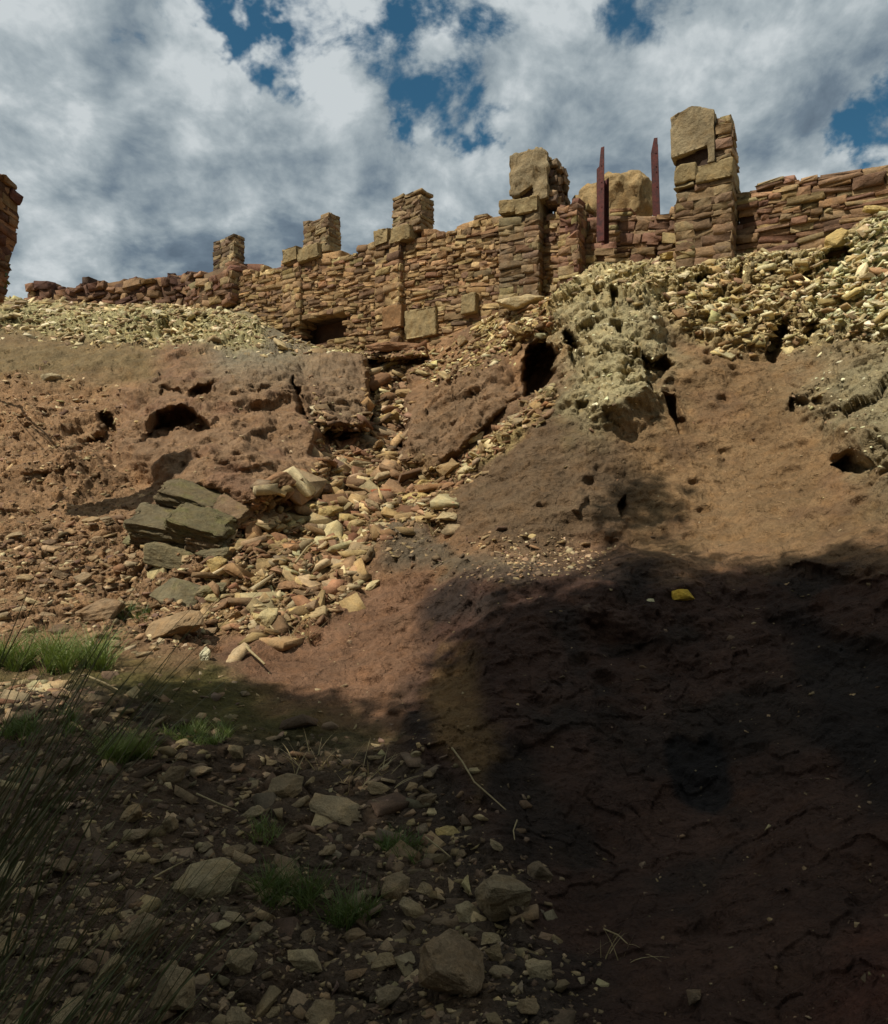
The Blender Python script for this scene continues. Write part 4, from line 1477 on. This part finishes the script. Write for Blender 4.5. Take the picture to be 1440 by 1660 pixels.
# low reddish stub of masonry by the beam
prism('masonry_stump', Plane(905, 13.4, 950, 13.1), 908, 938, 332, 470, .5, .05, 'wallred', None, ch=.12, cw=.3, jut=.03, rough=.06, label='short reddish stub of masonry left of the nearer rusty beam', cat='stump')

# ruin fragment cut by the left edge of the view
plL = Plane(-180, 8.2, 14, 8.2)
S0 = prism('ruined_wall_end', plL, -170, -32, 280, 470, .5, 0, 'ruin', None, ch=.09, cw=.26, rough=.06, label='dark leaning stack of wall stones cut off by the left edge', cat='wall end')
for v in S0.data.vertices:
    zrel = (v.co.z - float(plL.z(0, 450)))
    v.co.x += zrel * .14

# ------------------------------------------------------------------ individual stones
COUNTER = {}


def stone_mesh(V, Fc, name, mat):
    me = bpy.data.meshes.new(name)
    me.from_pydata([tuple(v) for v in V], [], [tuple(int(i) for i in f) for f in Fc])
    me.materials.append(mat)
    me.update()
    return me


def cl(*cs):
    return [srgb(*c) for c in cs]


MS = {
    'ochre': rock_material('ochre_stone', 'object', cl(*PAL['ochre']), sc_=2, bump=.8, strata=.4),
    'yellow': rock_material('yellow_stone', 'object', cl((166, 142, 92), (180, 156, 100), (156, 130, 84)), sc_=2, bump=.8, strata=.4),
    'pale': rock_material('pale_stone', 'object', cl(*PAL['pale']), sc_=2, bump=.8, strata=.4),
    'white': rock_material('whitish_stone', 'object', cl(*PAL['white']), sc_=2, bump=.8),
    'brown': rock_material('brown_stone', 'object', cl(*PAL['brown']), sc_=2, bump=.8, strata=.5),
    'dull': rock_material('dull_stone', 'object', cl((150, 130, 96), (126, 106, 80), (166, 148, 112), (108, 90, 72)), sc_=2, bump=.8, strata=.3),
    'olive': rock_material('olive_grey_rock', 'object', cl((124, 112, 82), (116, 106, 80)), sc_=1.6, bump=1, strata=.7, moss=.4),
    'bright': rock_material('yellow_rock', 'object', cl((196, 160, 60), (206, 170, 70)), sc_=2, bump=.6),
    'red': rock_material('red_stone', 'object', cl((140, 78, 50), (150, 90, 60)), sc_=2, bump=.8),
}
STM = {}
for k_, m_ in MS.items():
    STM[k_] = [stone_mesh(V, Fc, 'stone_' + k_, m_) for V, Fc in (FINE + FINEB)]


def stone(px, py, wpx, hpx, pal, name='loose_stone', label=None, group=None, proto=None, roll=0.0, yaw=None, tilt=None, depth=None, lift=.0, cat='stone'):
    p, n = T_at(px, py)
    d = float(p[1])
    if proto is None:
        proto = random.randrange(18)
    me = STM[pal][proto]
    o = bpy.data.objects.new(name, me)
    sx = wpx / F * d
    sz = hpx / F * d
    sy = (depth / F * d) if depth else (sx + sz) / 2 * random.uniform(.8, 1.15)
    o.scale = (sx * 1.03, sy * 1.2, sz * 1.4 if proto < 18 else sz * 1.05)
    nv = Vector(n)
    o.location = Vector(p) + Vector((0, 0, sz * .18 + lift))
    tl = tilt if tilt is not None else random.gauss(.25, .2)
    o.rotation_euler = Euler((tl, roll if roll else random.gauss(0, .22), random.uniform(-.5, .5) if yaw is None else yaw))
    sc.collection.objects.link(o)
    return tag(o, label, cat, group)


NAMED = [  # px, py, w, h, palette, name, label, roll(+ = dips right)
    (222, 890, 56, 62, 'olive', 'boulder', 'rounded dark boulder just left of the cavity under the fallen masonry', 0.1),
    (276, 918, 104, 62, 'olive', 'boulder', 'long grey slab shaped boulder under the fallen masonry chunk', 0.25),
    (350, 916, 62, 58, 'olive', 'boulder', 'blocky grey rock right of the long slab under the fallen masonry', -0.2),
    (284, 978, 118, 66, 'olive', 'boulder', 'large wedge shaped boulder with a dark front, lower of the boulder pile', 0.3),
    (168, 1004, 80, 46, 'brown', 'boulder', 'flat squarish slab stone left of the wedge boulder, above the grass', -0.15),
    (268, 1044, 126, 56, 'brown', 'boulder', 'long low slab at the foot of the boulder pile', -0.3),
    (345, 975, 50, 34, 'olive', 'boulder', 'greenish rock right of the wedge boulder', -.2),
    (458, 806, 62, 52, 'ochre', 'boulder', 'brown boulder with a shaded hollow at the upper left edge of the ochre rubble', -0.2),
    (536, 852, 40, 40, 'yellow', 'loose_stone', 'large round yellow stone in the middle of the ochre rubble', 0),
    (500, 842, 34, 28, 'yellow', 'loose_stone', 'yellow stone left of the large round yellow one', 0),
    (580, 872, 28, 40, 'ochre', 'loose_stone', 'upright oval stone low in the ochre rubble', 0),
    (542, 886, 30, 16, 'yellow', 'loose_stone', 'small bright yellow flat stone below the large round yellow one', 0),
    (544, 774, 24, 20, 'yellow', 'loose_stone', 'bright yellow cube shaped stone at the top of the ochre rubble', 0),
    (616, 806, 36, 20, 'red', 'loose_stone', 'brick red flat stone in the upper rubble', 0),
    (672, 816, 46, 26, 'yellow', 'loose_stone', 'pale yellow block next to the brick red stone', -.1),
    (702, 812, 20, 20, 'yellow', 'loose_stone', 'small squared yellow stone right of the pale block', 0),
    (694, 844, 26, 18, 'white', 'loose_stone', 'whitish oval stone at the right edge of the ochre rubble', .3),
    (608, 960, 38, 18, 'pale', 'loose_stone', 'pale elongated stone alone at the edge of the bare soil', -.4),
    (486, 1010, 50, 26, 'yellow', 'loose_stone', 'flat yellowish stone perched at the lower tip of the rubble', -.2),
    (436, 1022, 42, 36, 'pale', 'loose_stone', 'rough pale stone left of the flat yellowish one', -.4),
    (334, 1080, 18, 34, 'white', 'loose_stone', 'small whitish stone standing upright on bare soil by the grass', 0),
    (354, 936, 32, 34, 'yellow', 'loose_stone', 'square yellow stone below the fallen masonry', 0),
    (430, 930, 32, 30, 'ochre', 'loose_stone', 'upright ochre slab in the lower rubble', 0),
    (632, 690, 46, 34, 'yellow', 'loose_stone', 'yellow block resting in the narrow gully', 0),
    (632, 664, 36, 24, 'yellow', 'loose_stone', 'upper yellow stone wedged in the narrow gully', 0),
    (772, 714, 34, 16, 'pale', 'loose_stone', 'pale flat stone on the rubble edge above the brown slab', -.4),
    (84, 622, 28, 26, 'pale', 'boulder', 'isolated pale boulder on the left hillside', .1),
    (640, 1440, 48, 56, 'dull', 'loose_stone', 'pointed five sided stone standing in the dark stream bed', 0),
    (818, 1472, 98, 74, 'dull', 'loose_stone', 'largest pale angular stone in the shaded foreground', 0),
    (876, 1424, 40, 44, 'dull', 'loose_stone', 'dim rounded stone just right of the largest pale foreground stone', .4),
    (872, 1592, 52, 44, 'dull', 'loose_stone', 'greenish arched stone at the bottom of the shaded foreground', 0),
    (724, 1346, 38, 14, 'yellow', 'loose_stone', 'small bright flat stone in the shaded foreground', 0),
    (615, 1282, 40, 34, 'dull', 'loose_stone', 'pale stone beside the dry grass stalks', 0),
    (462, 1284, 60, 48, 'dull', 'loose_stone', 'rounded brown stone left of the dry grass stalks', 0),
    (545, 1318, 96, 38, 'dull', 'loose_stone', 'long flat stone below the dry grass stalks', .25),
    (474, 1358, 52, 38, 'dull', 'loose_stone', 'broad angular stone right of the small green tuft', -.2),
    (336, 1438, 100, 76, 'dull', 'loose_stone', 'big smooth grey boulder in the dark left foreground', 0),
    (235, 1522, 80, 56, 'dull', 'loose_stone', 'squarish grey stone in the dark left foreground', -.3),
    (276, 1626, 80, 90, 'dull', 'loose_stone', 'tall rounded stone cut by the bottom edge', 0),
    (110, 1264, 50, 40, 'dull', 'loose_stone', 'rounded grey stone behind the rushes', 0),
    (26, 1270, 32, 32, 'dull', 'loose_stone', 'pale stone at the left edge behind the rushes', -.5),
    (214, 1334, 44, 40, 'brown', 'loose_stone', 'brown rimmed stone in the left foreground', 0),
    (278, 1346, 30, 44, 'dull', 'loose_stone', 'upright pointed stone in the left foreground', 0),
    (222, 1362, 44, 44, 'brown', 'loose_stone', 'dim brown stone below the brown rimmed one', 0),
    (282, 1270, 52, 34, 'dull', 'loose_stone', 'flat pale stone below the sunlit grass', -.4),
    (500, 1556, 76, 40, 'dull', 'loose_stone', 'long pale stone low in the foreground centre', .15),
    (632, 1618, 46, 36, 'dull', 'loose_stone', 'bluish pebble near the bottom edge', 0),
    (182, 1580, 56, 40, 'dull', 'loose_stone', 'pale angular stone among the rushes', -.4),
    (390, 1570, 50, 36, 'dull', 'loose_stone', 'whitish lumpy stone above the bottom edge', 0),
    (66, 1130, 44, 18, 'pale', 'loose_stone', 'pale flat stone on the sunlit patch by the rushes', 0),
    (345, 742, 0, 0, 'dull', '', '', 0),
    (740, 1600, 130, 110, 'brown', 'loose_stone', 'large dark sloping rock low in the shaded foreground', .5),
    (800, 1560, 36, 42, 'dull', 'loose_stone', 'small pale split stone left of the arched stone', .3),
    (1132, 1640, 24, 40, 'dull', 'loose_stone', 'grey stone stub at the bottom edge of the dark bank', 0),
    (290, 1222, 34, 24, 'pale', 'loose_stone', 'pale stone at the rim of the sunlit grass', -.3),
    (350, 1148, 36, 20, 'pale', 'loose_stone', 'flat slab lying above the sunlit grass', -.5) if False else (252, 1190, 40, 16, 'dull', 'loose_stone', 'thin tilted slab behind the sunlit grass', -.5),
    (338, 1168, 22, 14, 'dull', 'loose_stone', 'small grey stone on damp soil above the sunlit grass', 0) if False else (152, 1170, 34, 20, 'dull', 'loose_stone', 'grey flat stone on the damp hollow left of the sunlit grass', 0),
    (1108, 990, 34, 40, 'bright', 'loose_stone', 'bright yellow rock on the dark bank at right', 0),
    (1058, 988, 22, 8, 'white', 'loose_stone', 'small white flake left of the bright yellow rock', 0),
    (748, 560, 18, 30, 'ochre', 'loose_stone', 'upright ochre slab below the long wall', .3),
    (1192, 542, 40, 22, 'white', 'loose_stone', 'white slab at the lower edge of the pale rubble', .5),
    (1250, 470, 40, 22, 'pale', 'loose_stone', 'broad pale stone in the rubble below the right wall', -.2),
    (1362, 400, 50, 44, 'yellow', 'boulder', 'yellow boulder overhanging a dark hollow at the right end of the wall', -.7),
    (1096, 412, 52, 22, 'yellow', 'boulder', 'long yellowish boulder at the foot of the tallest pillar', 0),
    (1424, 350, 44, 30, 'yellow', 'boulder', 'yellowish boulder in the white rubble at the right edge', .3),
    (640, 570, 96, 32, 'ochre', 'boulder', 'broad brown boulder with a dark undercut below the squared blocks', 0),
    (850, 490, 90, 44, 'ochre', 'boulder', 'rough clay crusted boulder at the foot of the second tallest pillar', -.1),
    (395, 730, 0, 0, 'dull', '', '', 0),
]
for (px, py, wv, hv, pal, nm, lb, rl) in NAMED:
    if wv:
        g = 'boulders on the bank' if nm == 'boulder' else 'single stones that stand out'
        stone(px, py, wv, hv, pal, nm, lb, g, roll=rl if rl else .001, tilt=.2, yaw=random.uniform(-.3, .3), cat='boulder' if nm == 'boulder' else 'stone')

taken = [(a[0], a[1], max(a[2], a[3])) for a in NAMED if a[2]]
ZST = [
    ('fan', 110, (24, 50), 'ochre', 'loose ochre stone in the rubble fan below the gully'),
    ('leftstones', 44, (16, 34), 'brown', 'loose brown stone on the left slope above the green grass'),
    ('fore', 66, (24, 56), 'dull', 'dull stone lying in the shaded foreground bed'),
    ('edge', 10, (14, 26), 'pale', 'pale stone on the rubble strip along the brown slab edge'),
    ('apronR2', 20, (15, 30), 'pale', 'pale stone in the rubble below the right wall'),
]
for zone, n, (a, b), pal, lb in ZST:
    c = sample_poly(Z[zone], n * 6)
    k = 0
    for px, py in c:
        if k >= n:
            break
        if not (-10 < px < 1450 and py < 1680):
            continue
        s_ = random.uniform(a, b) * (1 if zone != 'fore' else (.55 + .6 * (py - 1100) / 560))
        if any(abs(px - u) < (s_ + q) * .42 and abs(py - v) < (s_ + q) * .32 for u, v, q in taken):
            continue
        taken.append((px, py, s_))
        stone(px, py, s_, s_ * random.uniform(.42, .75), pal if random.random() > .12 else {'ochre': 'yellow', 'dull': 'brown'}.get(pal, pal), 'loose_stone', lb, lb.replace('stone', 'stones', 1))
        k += 1

# fallen chunk of masonry: tilted courses
pc, nc = T_at(314, 876)
fm = empty('fallen_masonry', Vector(pc), 'fallen tilted chunk of mossy masonry lying above the boulders', 'masonry')
S = Soup()
Rt = np.array((Matrix.Rotation(R(-8), 3, 'Z') @ Matrix.Rotation(R(18), 3, 'Y') @ Matrix.Rotation(R(24), 3, 'X')))
dm = float(pc[1])
LX, LY, LZ = 146 / F * dm, .72, .46
pos, scl, rm = [], [], []
for iz in range(3):
    y_ = -LY / 2
    while y_ < LY / 2 - .02:
        hy = random.uniform(.3, .55)
        x_ = -LX / 2 + random.uniform(-.05, .05)
        while x_ < LX / 2 - .03:
            hx = random.uniform(.3, .9)
            hx = min(hx, LX / 2 - x_ + .04)
            if iz == 2 and random.random() < .28:
                x_ += hx
                continue
            pos.append((x_ + hx / 2, y_ + hy / 2 + random.uniform(-.04, .04), (iz - 1) * LZ / 3 + random.uniform(-.02, .02)))
            scl.append((hx * .985, hy * .96, LZ / 3 * random.uniform(.95, 1.04)))
            rm.append(np.array(Euler((random.gauss(0, .05), random.gauss(0, .04), random.gauss(0, .10))).to_matrix()))
            x_ += hx
        y_ += hy
pos, scl, rm = np.array(pos), np.array(scl), np.array(rm)
lift_ = np.array([-.0, -.08, .13])
PAL['mossy'] = [(118, 104, 78), (108, 94, 70), (130, 112, 84), (104, 86, 64)]
fb = [refine(V, Fc, 4, .085, 3.0, 70 + k) for k, (V, Fc) in enumerate(BLOCKS0[:10])]
S.add(fb, (pos @ Rt.T) + lift_, np.einsum('ij,njk->nik', Rt, rm), scl, palette(len(pos), PAL['mossy'], .1))
S.obj('masonry_courses', rock_material('mossy_masonry', sc_=1.8, bump=1, moss=.45), parent=fm)

# ------------------------------------------------------------------ grass and stalks


def blades(name, base_pts, n, hgt, wid, lean, mat, label, cat, group=None, spread=.1, curl=.5, seg=5, leandir=None, kind=None, parent=None):
    V, Fq = [], []
    for k in range(n):
        b = Vector(random.choice(base_pts)) + Vector((random.gauss(0, spread), random.gauss(0, spread), -.02))
        h = hgt * random.uniform(.5, 1.15)
        if leandir is None:
            a = random.uniform(0, 2 * math.pi)
            dirv = Vector((math.cos(a), math.sin(a), 0))
        else:
            dirv = (Vector(leandir) + Vector((random.gauss(0, .25), random.gauss(0, .25), 0))).normalized()
        ln_ = lean * random.uniform(.3, 1.4)
        cu = curl * random.uniform(.2, 1.3)
        side = dirv.cross(Vector((0, 0, 1))).normalized()
        fa = random.uniform(0, math.pi)
        side = (side * math.cos(fa) + dirv * math.sin(fa)).normalized()
        st = len(V)
        for s_ in range(seg + 1):
            u = s_ / seg
            p = b + dirv * (h * (ln_ * u + cu * u * u)) + Vector((0, 0, h * (u - .35 * cu * u * u)))
            w_ = wid * (1 - u ** 1.7) * .5 + .0003
            V.append(p - side * w_)
            V.append(p + side * w_)
        for s_ in range(seg):
            i = st + s_ * 2
            Fq.append((i, i + 1, i + 3, i + 2))
    return mesh_obj(name, V, np.array(Fq), mat, smooth=True, label=label, cat=cat, group=group, kind=kind, parent=parent)


M_GRASS = simple_material('green_grass', srgb(92, 116, 52), .6, .35, 30, 0, transl=srgb(104, 126, 44), col2=srgb(136, 138, 76))
M_GRASS2 = simple_material('shade_toned_grass', srgb(80, 104, 44), .6, .3, 30, 0, transl=srgb(90, 110, 40), col2=srgb(104, 110, 56))  # darker copy of the green grass, shade put into the colour
M_STRAW = simple_material('dry_straw', srgb(178, 160, 116), .7, .25, 30, 0, transl=srgb(170, 150, 100), col2=srgb(150, 130, 90))
M_RUSH = simple_material('rush_stems', srgb(72, 86, 46), .7, .3, 14, 0, col2=srgb(98, 88, 56))


def tuft(px, py, wpx, n, hpx, mat, label, group='green grass tufts', rows=1, cat='grass tuft', name='grass_tuft', lean=.35, curl=.55, wid=.006, **kw):
    pts = []
    for _ in range(14):
        p, nn = T_at(px + random.uniform(-.5, .5) * wpx, py + random.uniform(-.18, .18) * wpx)
        pts.append(tuple(p))
    d = pts[0][1]
    return blades(name, pts, n, hpx / F * d, wid, lean, mat, label, cat, group, spread=.02, curl=curl, **kw)


tuft(118, 1084, 100, 800, 62, M_GRASS, 'bright green grass tuft below the left slope', wid=.007)
tuft(22, 1080, 56, 420, 64, M_GRASS, 'green grass tuft at the left edge, left of the bright one', wid=.007)
tuft(206, 1240, 56, 520, 60, M_GRASS, 'green grass tuft at the left end of the sunlit strip', wid=.005)
tuft(318, 1206, 100, 700, 26, M_GRASS, 'low sunlit patch of grass and moss on the damp soil', wid=.005)
tuft(218, 1008, 50, 160, 22, M_GRASS2, 'thin grass growing against the wedge boulder', wid=.006)
tuft(428, 1352, 60, 170, 30, M_GRASS, 'small green tuft between stones in the foreground', wid=.004)
tuft(655, 1378, 70, 300, 34, M_GRASS2, 'dim grass tuft near the small bright flat stone', wid=.004)
tuft(480, 1450, 100, 420, 60, M_GRASS2, 'dim grass tuft in the middle of the foreground bed', wid=.004)
tuft(560, 1480, 80, 260, 60, M_GRASS2, 'dim grass tuft above the long pale foreground stone', wid=.004)
tuft(60, 1200, 120, 420, 36, M_GRASS2, 'shaded grass patch behind the rushes', wid=.005)
tuft(500, 1244, 70, 26, 44, M_STRAW, 'dry pale grass stalks sprouting between stones', 'dry grass stalks', lean=.5, curl=.5, wid=.008, cat='dry grass', name='dry_grass')
tuft(590, 1262, 110, 30, 48, M_STRAW, 'dry bent grass stalks arching over the pale stone', 'dry grass stalks', lean=1.0, curl=.6, wid=.008, cat='dry grass', name='dry_grass')
tuft(1000, 1560, 90, 12, 56, M_STRAW, 'few dry stalks at the foot of the dark bank', 'dry grass stalks', lean=.8, curl=.6, wid=.004, cat='dry grass', name='dry_grass')
tuft(470, 1040, 70, 26, 26, M_STRAW, 'dry stalks hanging below the flat yellowish stone', 'dry grass stalks', lean=1.2, curl=-.2, wid=.008, cat='dry grass', name='dry_grass')
tuft(712, 872, 40, 22, 26, M_STRAW, 'dry stalks at the right tip of the ochre rubble', 'dry grass stalks', lean=1.1, curl=.1, wid=.012, cat='dry grass', name='dry_grass')


def twig(pts, r, mat, label, group='dry twigs and stalks', lift=.02):
    P_ = []
    for px, py in pts:
        p, nn = T_at(px, py)
        P_.append(Vector(p) + Vector(nn) * lift + Vector((0, 0, lift)))
    V, Fq = [], []
    for k, p in enumerate(P_):
        tng = (P_[min(k + 1, len(P_) - 1)] - P_[max(k - 1, 0)]).normalized()
        a = tng.cross(Vector((0, .3, 1))).normalized()
        b = tng.cross(a)
        rr = r * (1 - .6 * k / len(P_))
        for s_ in range(6):
            th = s_ * math.pi / 3
            V.append(p + a * math.cos(th) * rr + b * math.sin(th) * rr)
    for k in range(len(P_) - 1):
        for s_ in range(6):
            Fq.append((k * 6 + s_, k * 6 + (s_ + 1) % 6, k * 6 + 6 + (s_ + 1) % 6, k * 6 + 6 + s_))
    return mesh_obj('twig', V, np.array(Fq), mat, smooth=True, label=label, cat='twig', group=group)


twig([(400, 1072), (406, 1080), (420, 1090), (430, 1100)], .014, M_STRAW, 'hooked pale root on the bare soil below the rubble', lift=.04)
twig([(248, 1440), (276, 1422), (306, 1408)], .004, M_STRAW, 'long straight pale stalk above the big smooth boulder')
twig([(318, 1300), (350, 1316), (385, 1328)], .005, M_STRAW, 'thin pale twig lying across the left foreground')
twig([(735, 1230), (752, 1256), (770, 1285), (800, 1310), (820, 1330)], .006, M_STRAW, 'long thin root trailing down the dark bank')
twig([(838, 1345), (832, 1362), (834, 1376)], .004, M_STRAW, 'short curved pale stem on the dark bank')
twig([(980, 1528), (1005, 1545), (1022, 1566)], .003, M_STRAW, 'arched pale stem near the bottom of the dark bank')
twig([(690, 1366), (712, 1382), (730, 1398)], .005, M_STRAW, 'pale stick lying by the small bright flat stone')
twig([(430, 1020), (456, 1050), (466, 1062)], .010, M_STRAW, 'pale twig leaning at the lower tip of the rubble')
twig([(140, 1118), (165, 1132), (190, 1144)], .008, M_STRAW, 'brown stick lying on the damp hollow by the bright grass')
twig([(480, 950), (500, 925), (512, 905)], .014, M_STRAW, 'pale split stick upright in the lower rubble', lift=.08)

# rushes in the near left foreground, leaning to the right
rb = [(-1.30 + .045 * k, 1.25 + .05 * (k % 3), .25) for k in range(12)]
blades('rush_clump', rb, 210, .72, .007, .5, M_RUSH, 'big clump of dark rushes leaning right in the lower left corner', 'rushes', 'rush clumps', spread=.07, curl=.22, leandir=(1, .25, 0), seg=8)
rb = [(-1.7 + .04 * k, 2.1, .2) for k in range(8)]
blades('rush_clump', rb, 110, 1.2, .007, .45, M_RUSH, 'thin dark rushes at the left edge rising past the green tuft', 'rushes', 'rush clumps', spread=.08, curl=.25, leandir=(1, .1, 0), seg=8)
# spray of small leaves at the far left skyline
M_LEAF = simple_material('tree_leaves', srgb(84, 100, 48), .6, .3, 6, 0, transl=srgb(90, 110, 40), col2=srgb(66, 84, 40))
M_BARK = simple_material('bark', srgb(92, 76, 60), .9, .3, 12, .8, col2=srgb(70, 58, 46))


def leaf_cloud(centers, per, rad, size):
    n = len(centers) * per
    c = np.repeat(np.array(centers), per, 0)
    v = rng.normal(size=(n, 3))
    v /= np.linalg.norm(v, axis=1, keepdims=True)
    c = c + v * (rad * rng.uniform(0, 1, (n, 1)) ** .5)
    a = rng.normal(size=(n, 3))
    a /= np.linalg.norm(a, axis=1, keepdims=True)
    b = np.cross(a, rng.normal(size=(n, 3)))
    b /= np.linalg.norm(b, axis=1, keepdims=True)
    s = size * rng.uniform(.6, 1.3, (n, 1))
    V = np.stack([c - a * s, c + b * s * .45, c + a * s, c - b * s * .45], 1).reshape(-1, 3)
    Fq = np.arange(n * 4).reshape(n, 4)
    return V, Fq


def limb(bm_list, pts, r0, r1, seg=8):
    V, Fq = [], []
    n = len(pts)
    for k, p in enumerate(pts):
        p = Vector(p)
        tng = (Vector(pts[min(k + 1, n - 1)]) - Vector(pts[max(k - 1, 0)])).normalized()
        a = tng.cross(Vector((.3, 1, .1))).normalized()
        b = tng.cross(a)
        rr = r0 + (r1 - r0) * k / (n - 1)
        for s_ in range(seg):
            th = s_ * 2 * math.pi / seg
            V.append(p + a * math.cos(th) * rr + b * math.sin(th) * rr)
    for k in range(n - 1):
        for s_ in range(seg):
            Fq.append((k * seg + s_, k * seg + (s_ + 1) % seg, k * seg + seg + (s_ + 1) % seg, k * seg + seg + s_))
    bm_list.append((V, Fq))


def merge(parts):
    V, Fq, n = [], [], 0
    for v, f in parts:
        V += list(v)
        Fq += [tuple(i + n for i in q) for q in f]
        n += len(v)
    return V, np.array(Fq)


def tree(base, centers, label, per=26, rad=.5, leaf=.10, r0=.28, nlimb=14, group=None):
    t = empty('tree', base, label, 'tree', group)
    b = Vector(base)
    cen = Vector(np.mean(np.array(centers), 0))
    parts = []
    top = b.lerp(cen, .62)
    limb(parts, [b - b, (b.lerp(top, .35) - b) + Vector((.2, .1, .3)), (b.lerp(top, .7) - b) + Vector((-.1, .1, .2)), top - b], r0, r0 * .5)
    for k in range(nlimb):
        c = Vector(centers[rng.integers(0, len(centers))])
        s = b.lerp(top, random.uniform(.55, 1.0))
        m = s.lerp(c, .5) + Vector((random.uniform(-.4, .4), random.uniform(-.4, .4), random.uniform(0, .5)))
        limb(parts, [s - b, m - b, c - b], r0 * .3, r0 * .05, 6)
    V, Fq = merge(parts)
    mesh_obj('trunk', V, Fq, M_BARK, parent=t, smooth=True)
    V, Fq = leaf_cloud([np.array(c) - np.array(base) for c in centers], per, rad, leaf)
    mesh_obj('crown', V, Fq, M_LEAF, parent=t)
    return t


# bush seen at the left edge below the dark wall end
bc = [ray(np.array(px), np.array(py), np.array(8.6)) + rng.normal(0, .03, 3) for px, py in ((-30, 452), (-20, 440), (-8, 436), (-2, 446), (-26, 470), (0, 434), (4, 437), (-4, 458), (-40, 480), (-50, 500))]
bb = T_at(-40, 640)[0]
tree(tuple(bb), [tuple(c) for c in bc], 'small leafy bush peeking in at the left edge below the dark wall end', per=22, rad=.11, leaf=.035, r0=.03, nlimb=5)
for i in range(2):
    pass

# trees behind and above the viewer: their crowns shade the lower bank and the foreground
SH_R = [(640, 1190), (690, 1090), (730, 1010), (800, 970), (950, 960), (1000, 930), (1015, 760), (1085, 760), (1110, 905), (1230, 925), (1290, 880), (1440, 885), (1750, 870), (1750, 1750), (560, 1750), (600, 1300)]
SH_L = [(-200, 1150), (150, 1150), (300, 1230), (420, 1180), (600, 1200), (640, 1750), (-200, 1750)]


def shade_points(pts, n, smin, smax, xlim):
    c = []
    P_ = np.array(pts, float)
    lo, hi = P_.min(0), P_.max(0)
    while len(c) < n:
        px, py = rng.uniform(lo[0], hi[0]), rng.uniform(lo[1], hi[1])
        sd_ = float(poly_sd(pts, np.array([px]), np.array([py]))[0])
        p, nn = T_at(px, py)
        if sd_ < 10 or (sd_ < 110 and rng.uniform() > .08 + .92 * (sd_ / 110.0) ** 1.3):
            continue
        # weight by real area (far ground covers more metres per pixel)
        if rng.uniform() > min(1, (p[1] / 7.0) ** 2):
            continue
        s = rng.uniform(smin, smax)
        c.append(tuple(p + np.array(L) * s))
    return c


GT = 'tall trees standing behind the viewer'
tree((-6.5, -2.5, .3), shade_points(SH_R, 840, 9, 16, None) + [tuple(np.array([random.uniform(-.5, 4), random.uniform(.6, 2.8), .3]) + np.array(L) * random.uniform(8, 13)) for _ in range(160)], 'tall tree behind the viewer shading the right hand bank', per=30, rad=.42, leaf=.11, r0=.32, nlimb=26, group=GT)
tree((-9.0, -1.0, .4), shade_points(SH_L, 330, 7.5, 13, None) + shade_points([(180, 1105), (620, 1130), (640, 1210), (180, 1210)], 70, 8, 12, None) + [tuple(np.array([random.uniform(-3, 3), random.uniform(-.5, 2.4), .2]) + np.array(L) * random.uniform(7, 12)) for _ in range(170)], 'tall tree behind the viewer shading the stony foreground', per=22, rad=.40, leaf=.09, r0=.26, nlimb=18, group=GT)


def ball_crown(c, r, n):
    v = rng.normal(size=(n, 3))
    v /= np.linalg.norm(v, axis=1, keepdims=True)
    return [tuple(np.array(c) + a * np.array(r) * rng.uniform(.4, 1)) for a in v]


tree((3.5, -9, 1.4), ball_crown((3.5, -8, 7.5), (4.5, 3.5, 5.5), 330), 'broad unseen tree added behind the viewer, to the right, to cut sky light', per=34, rad=.9, leaf=.20, r0=.35, group=GT)  # added out of view to block sky fill on the shaded bank
tree((9, -4, .8), ball_crown((9.5, -4, 6.5), (3.2, 3.5, 5.0), 260), 'unseen tree added behind the viewer, farthest right, to cut sky light', per=34, rad=.9, leaf=.20, r0=.3, group=GT)  # also added to block sky fill
tree((-4, -10, 1.6), ball_crown((-4, -10, 7.0), (4.0, 3.0, 5.0), 280), 'broad unseen tree added behind the viewer, to the left, to cut sky light', per=34, rad=.9, leaf=.20, r0=.35, group=GT)  # added for the same sky blocking, left side
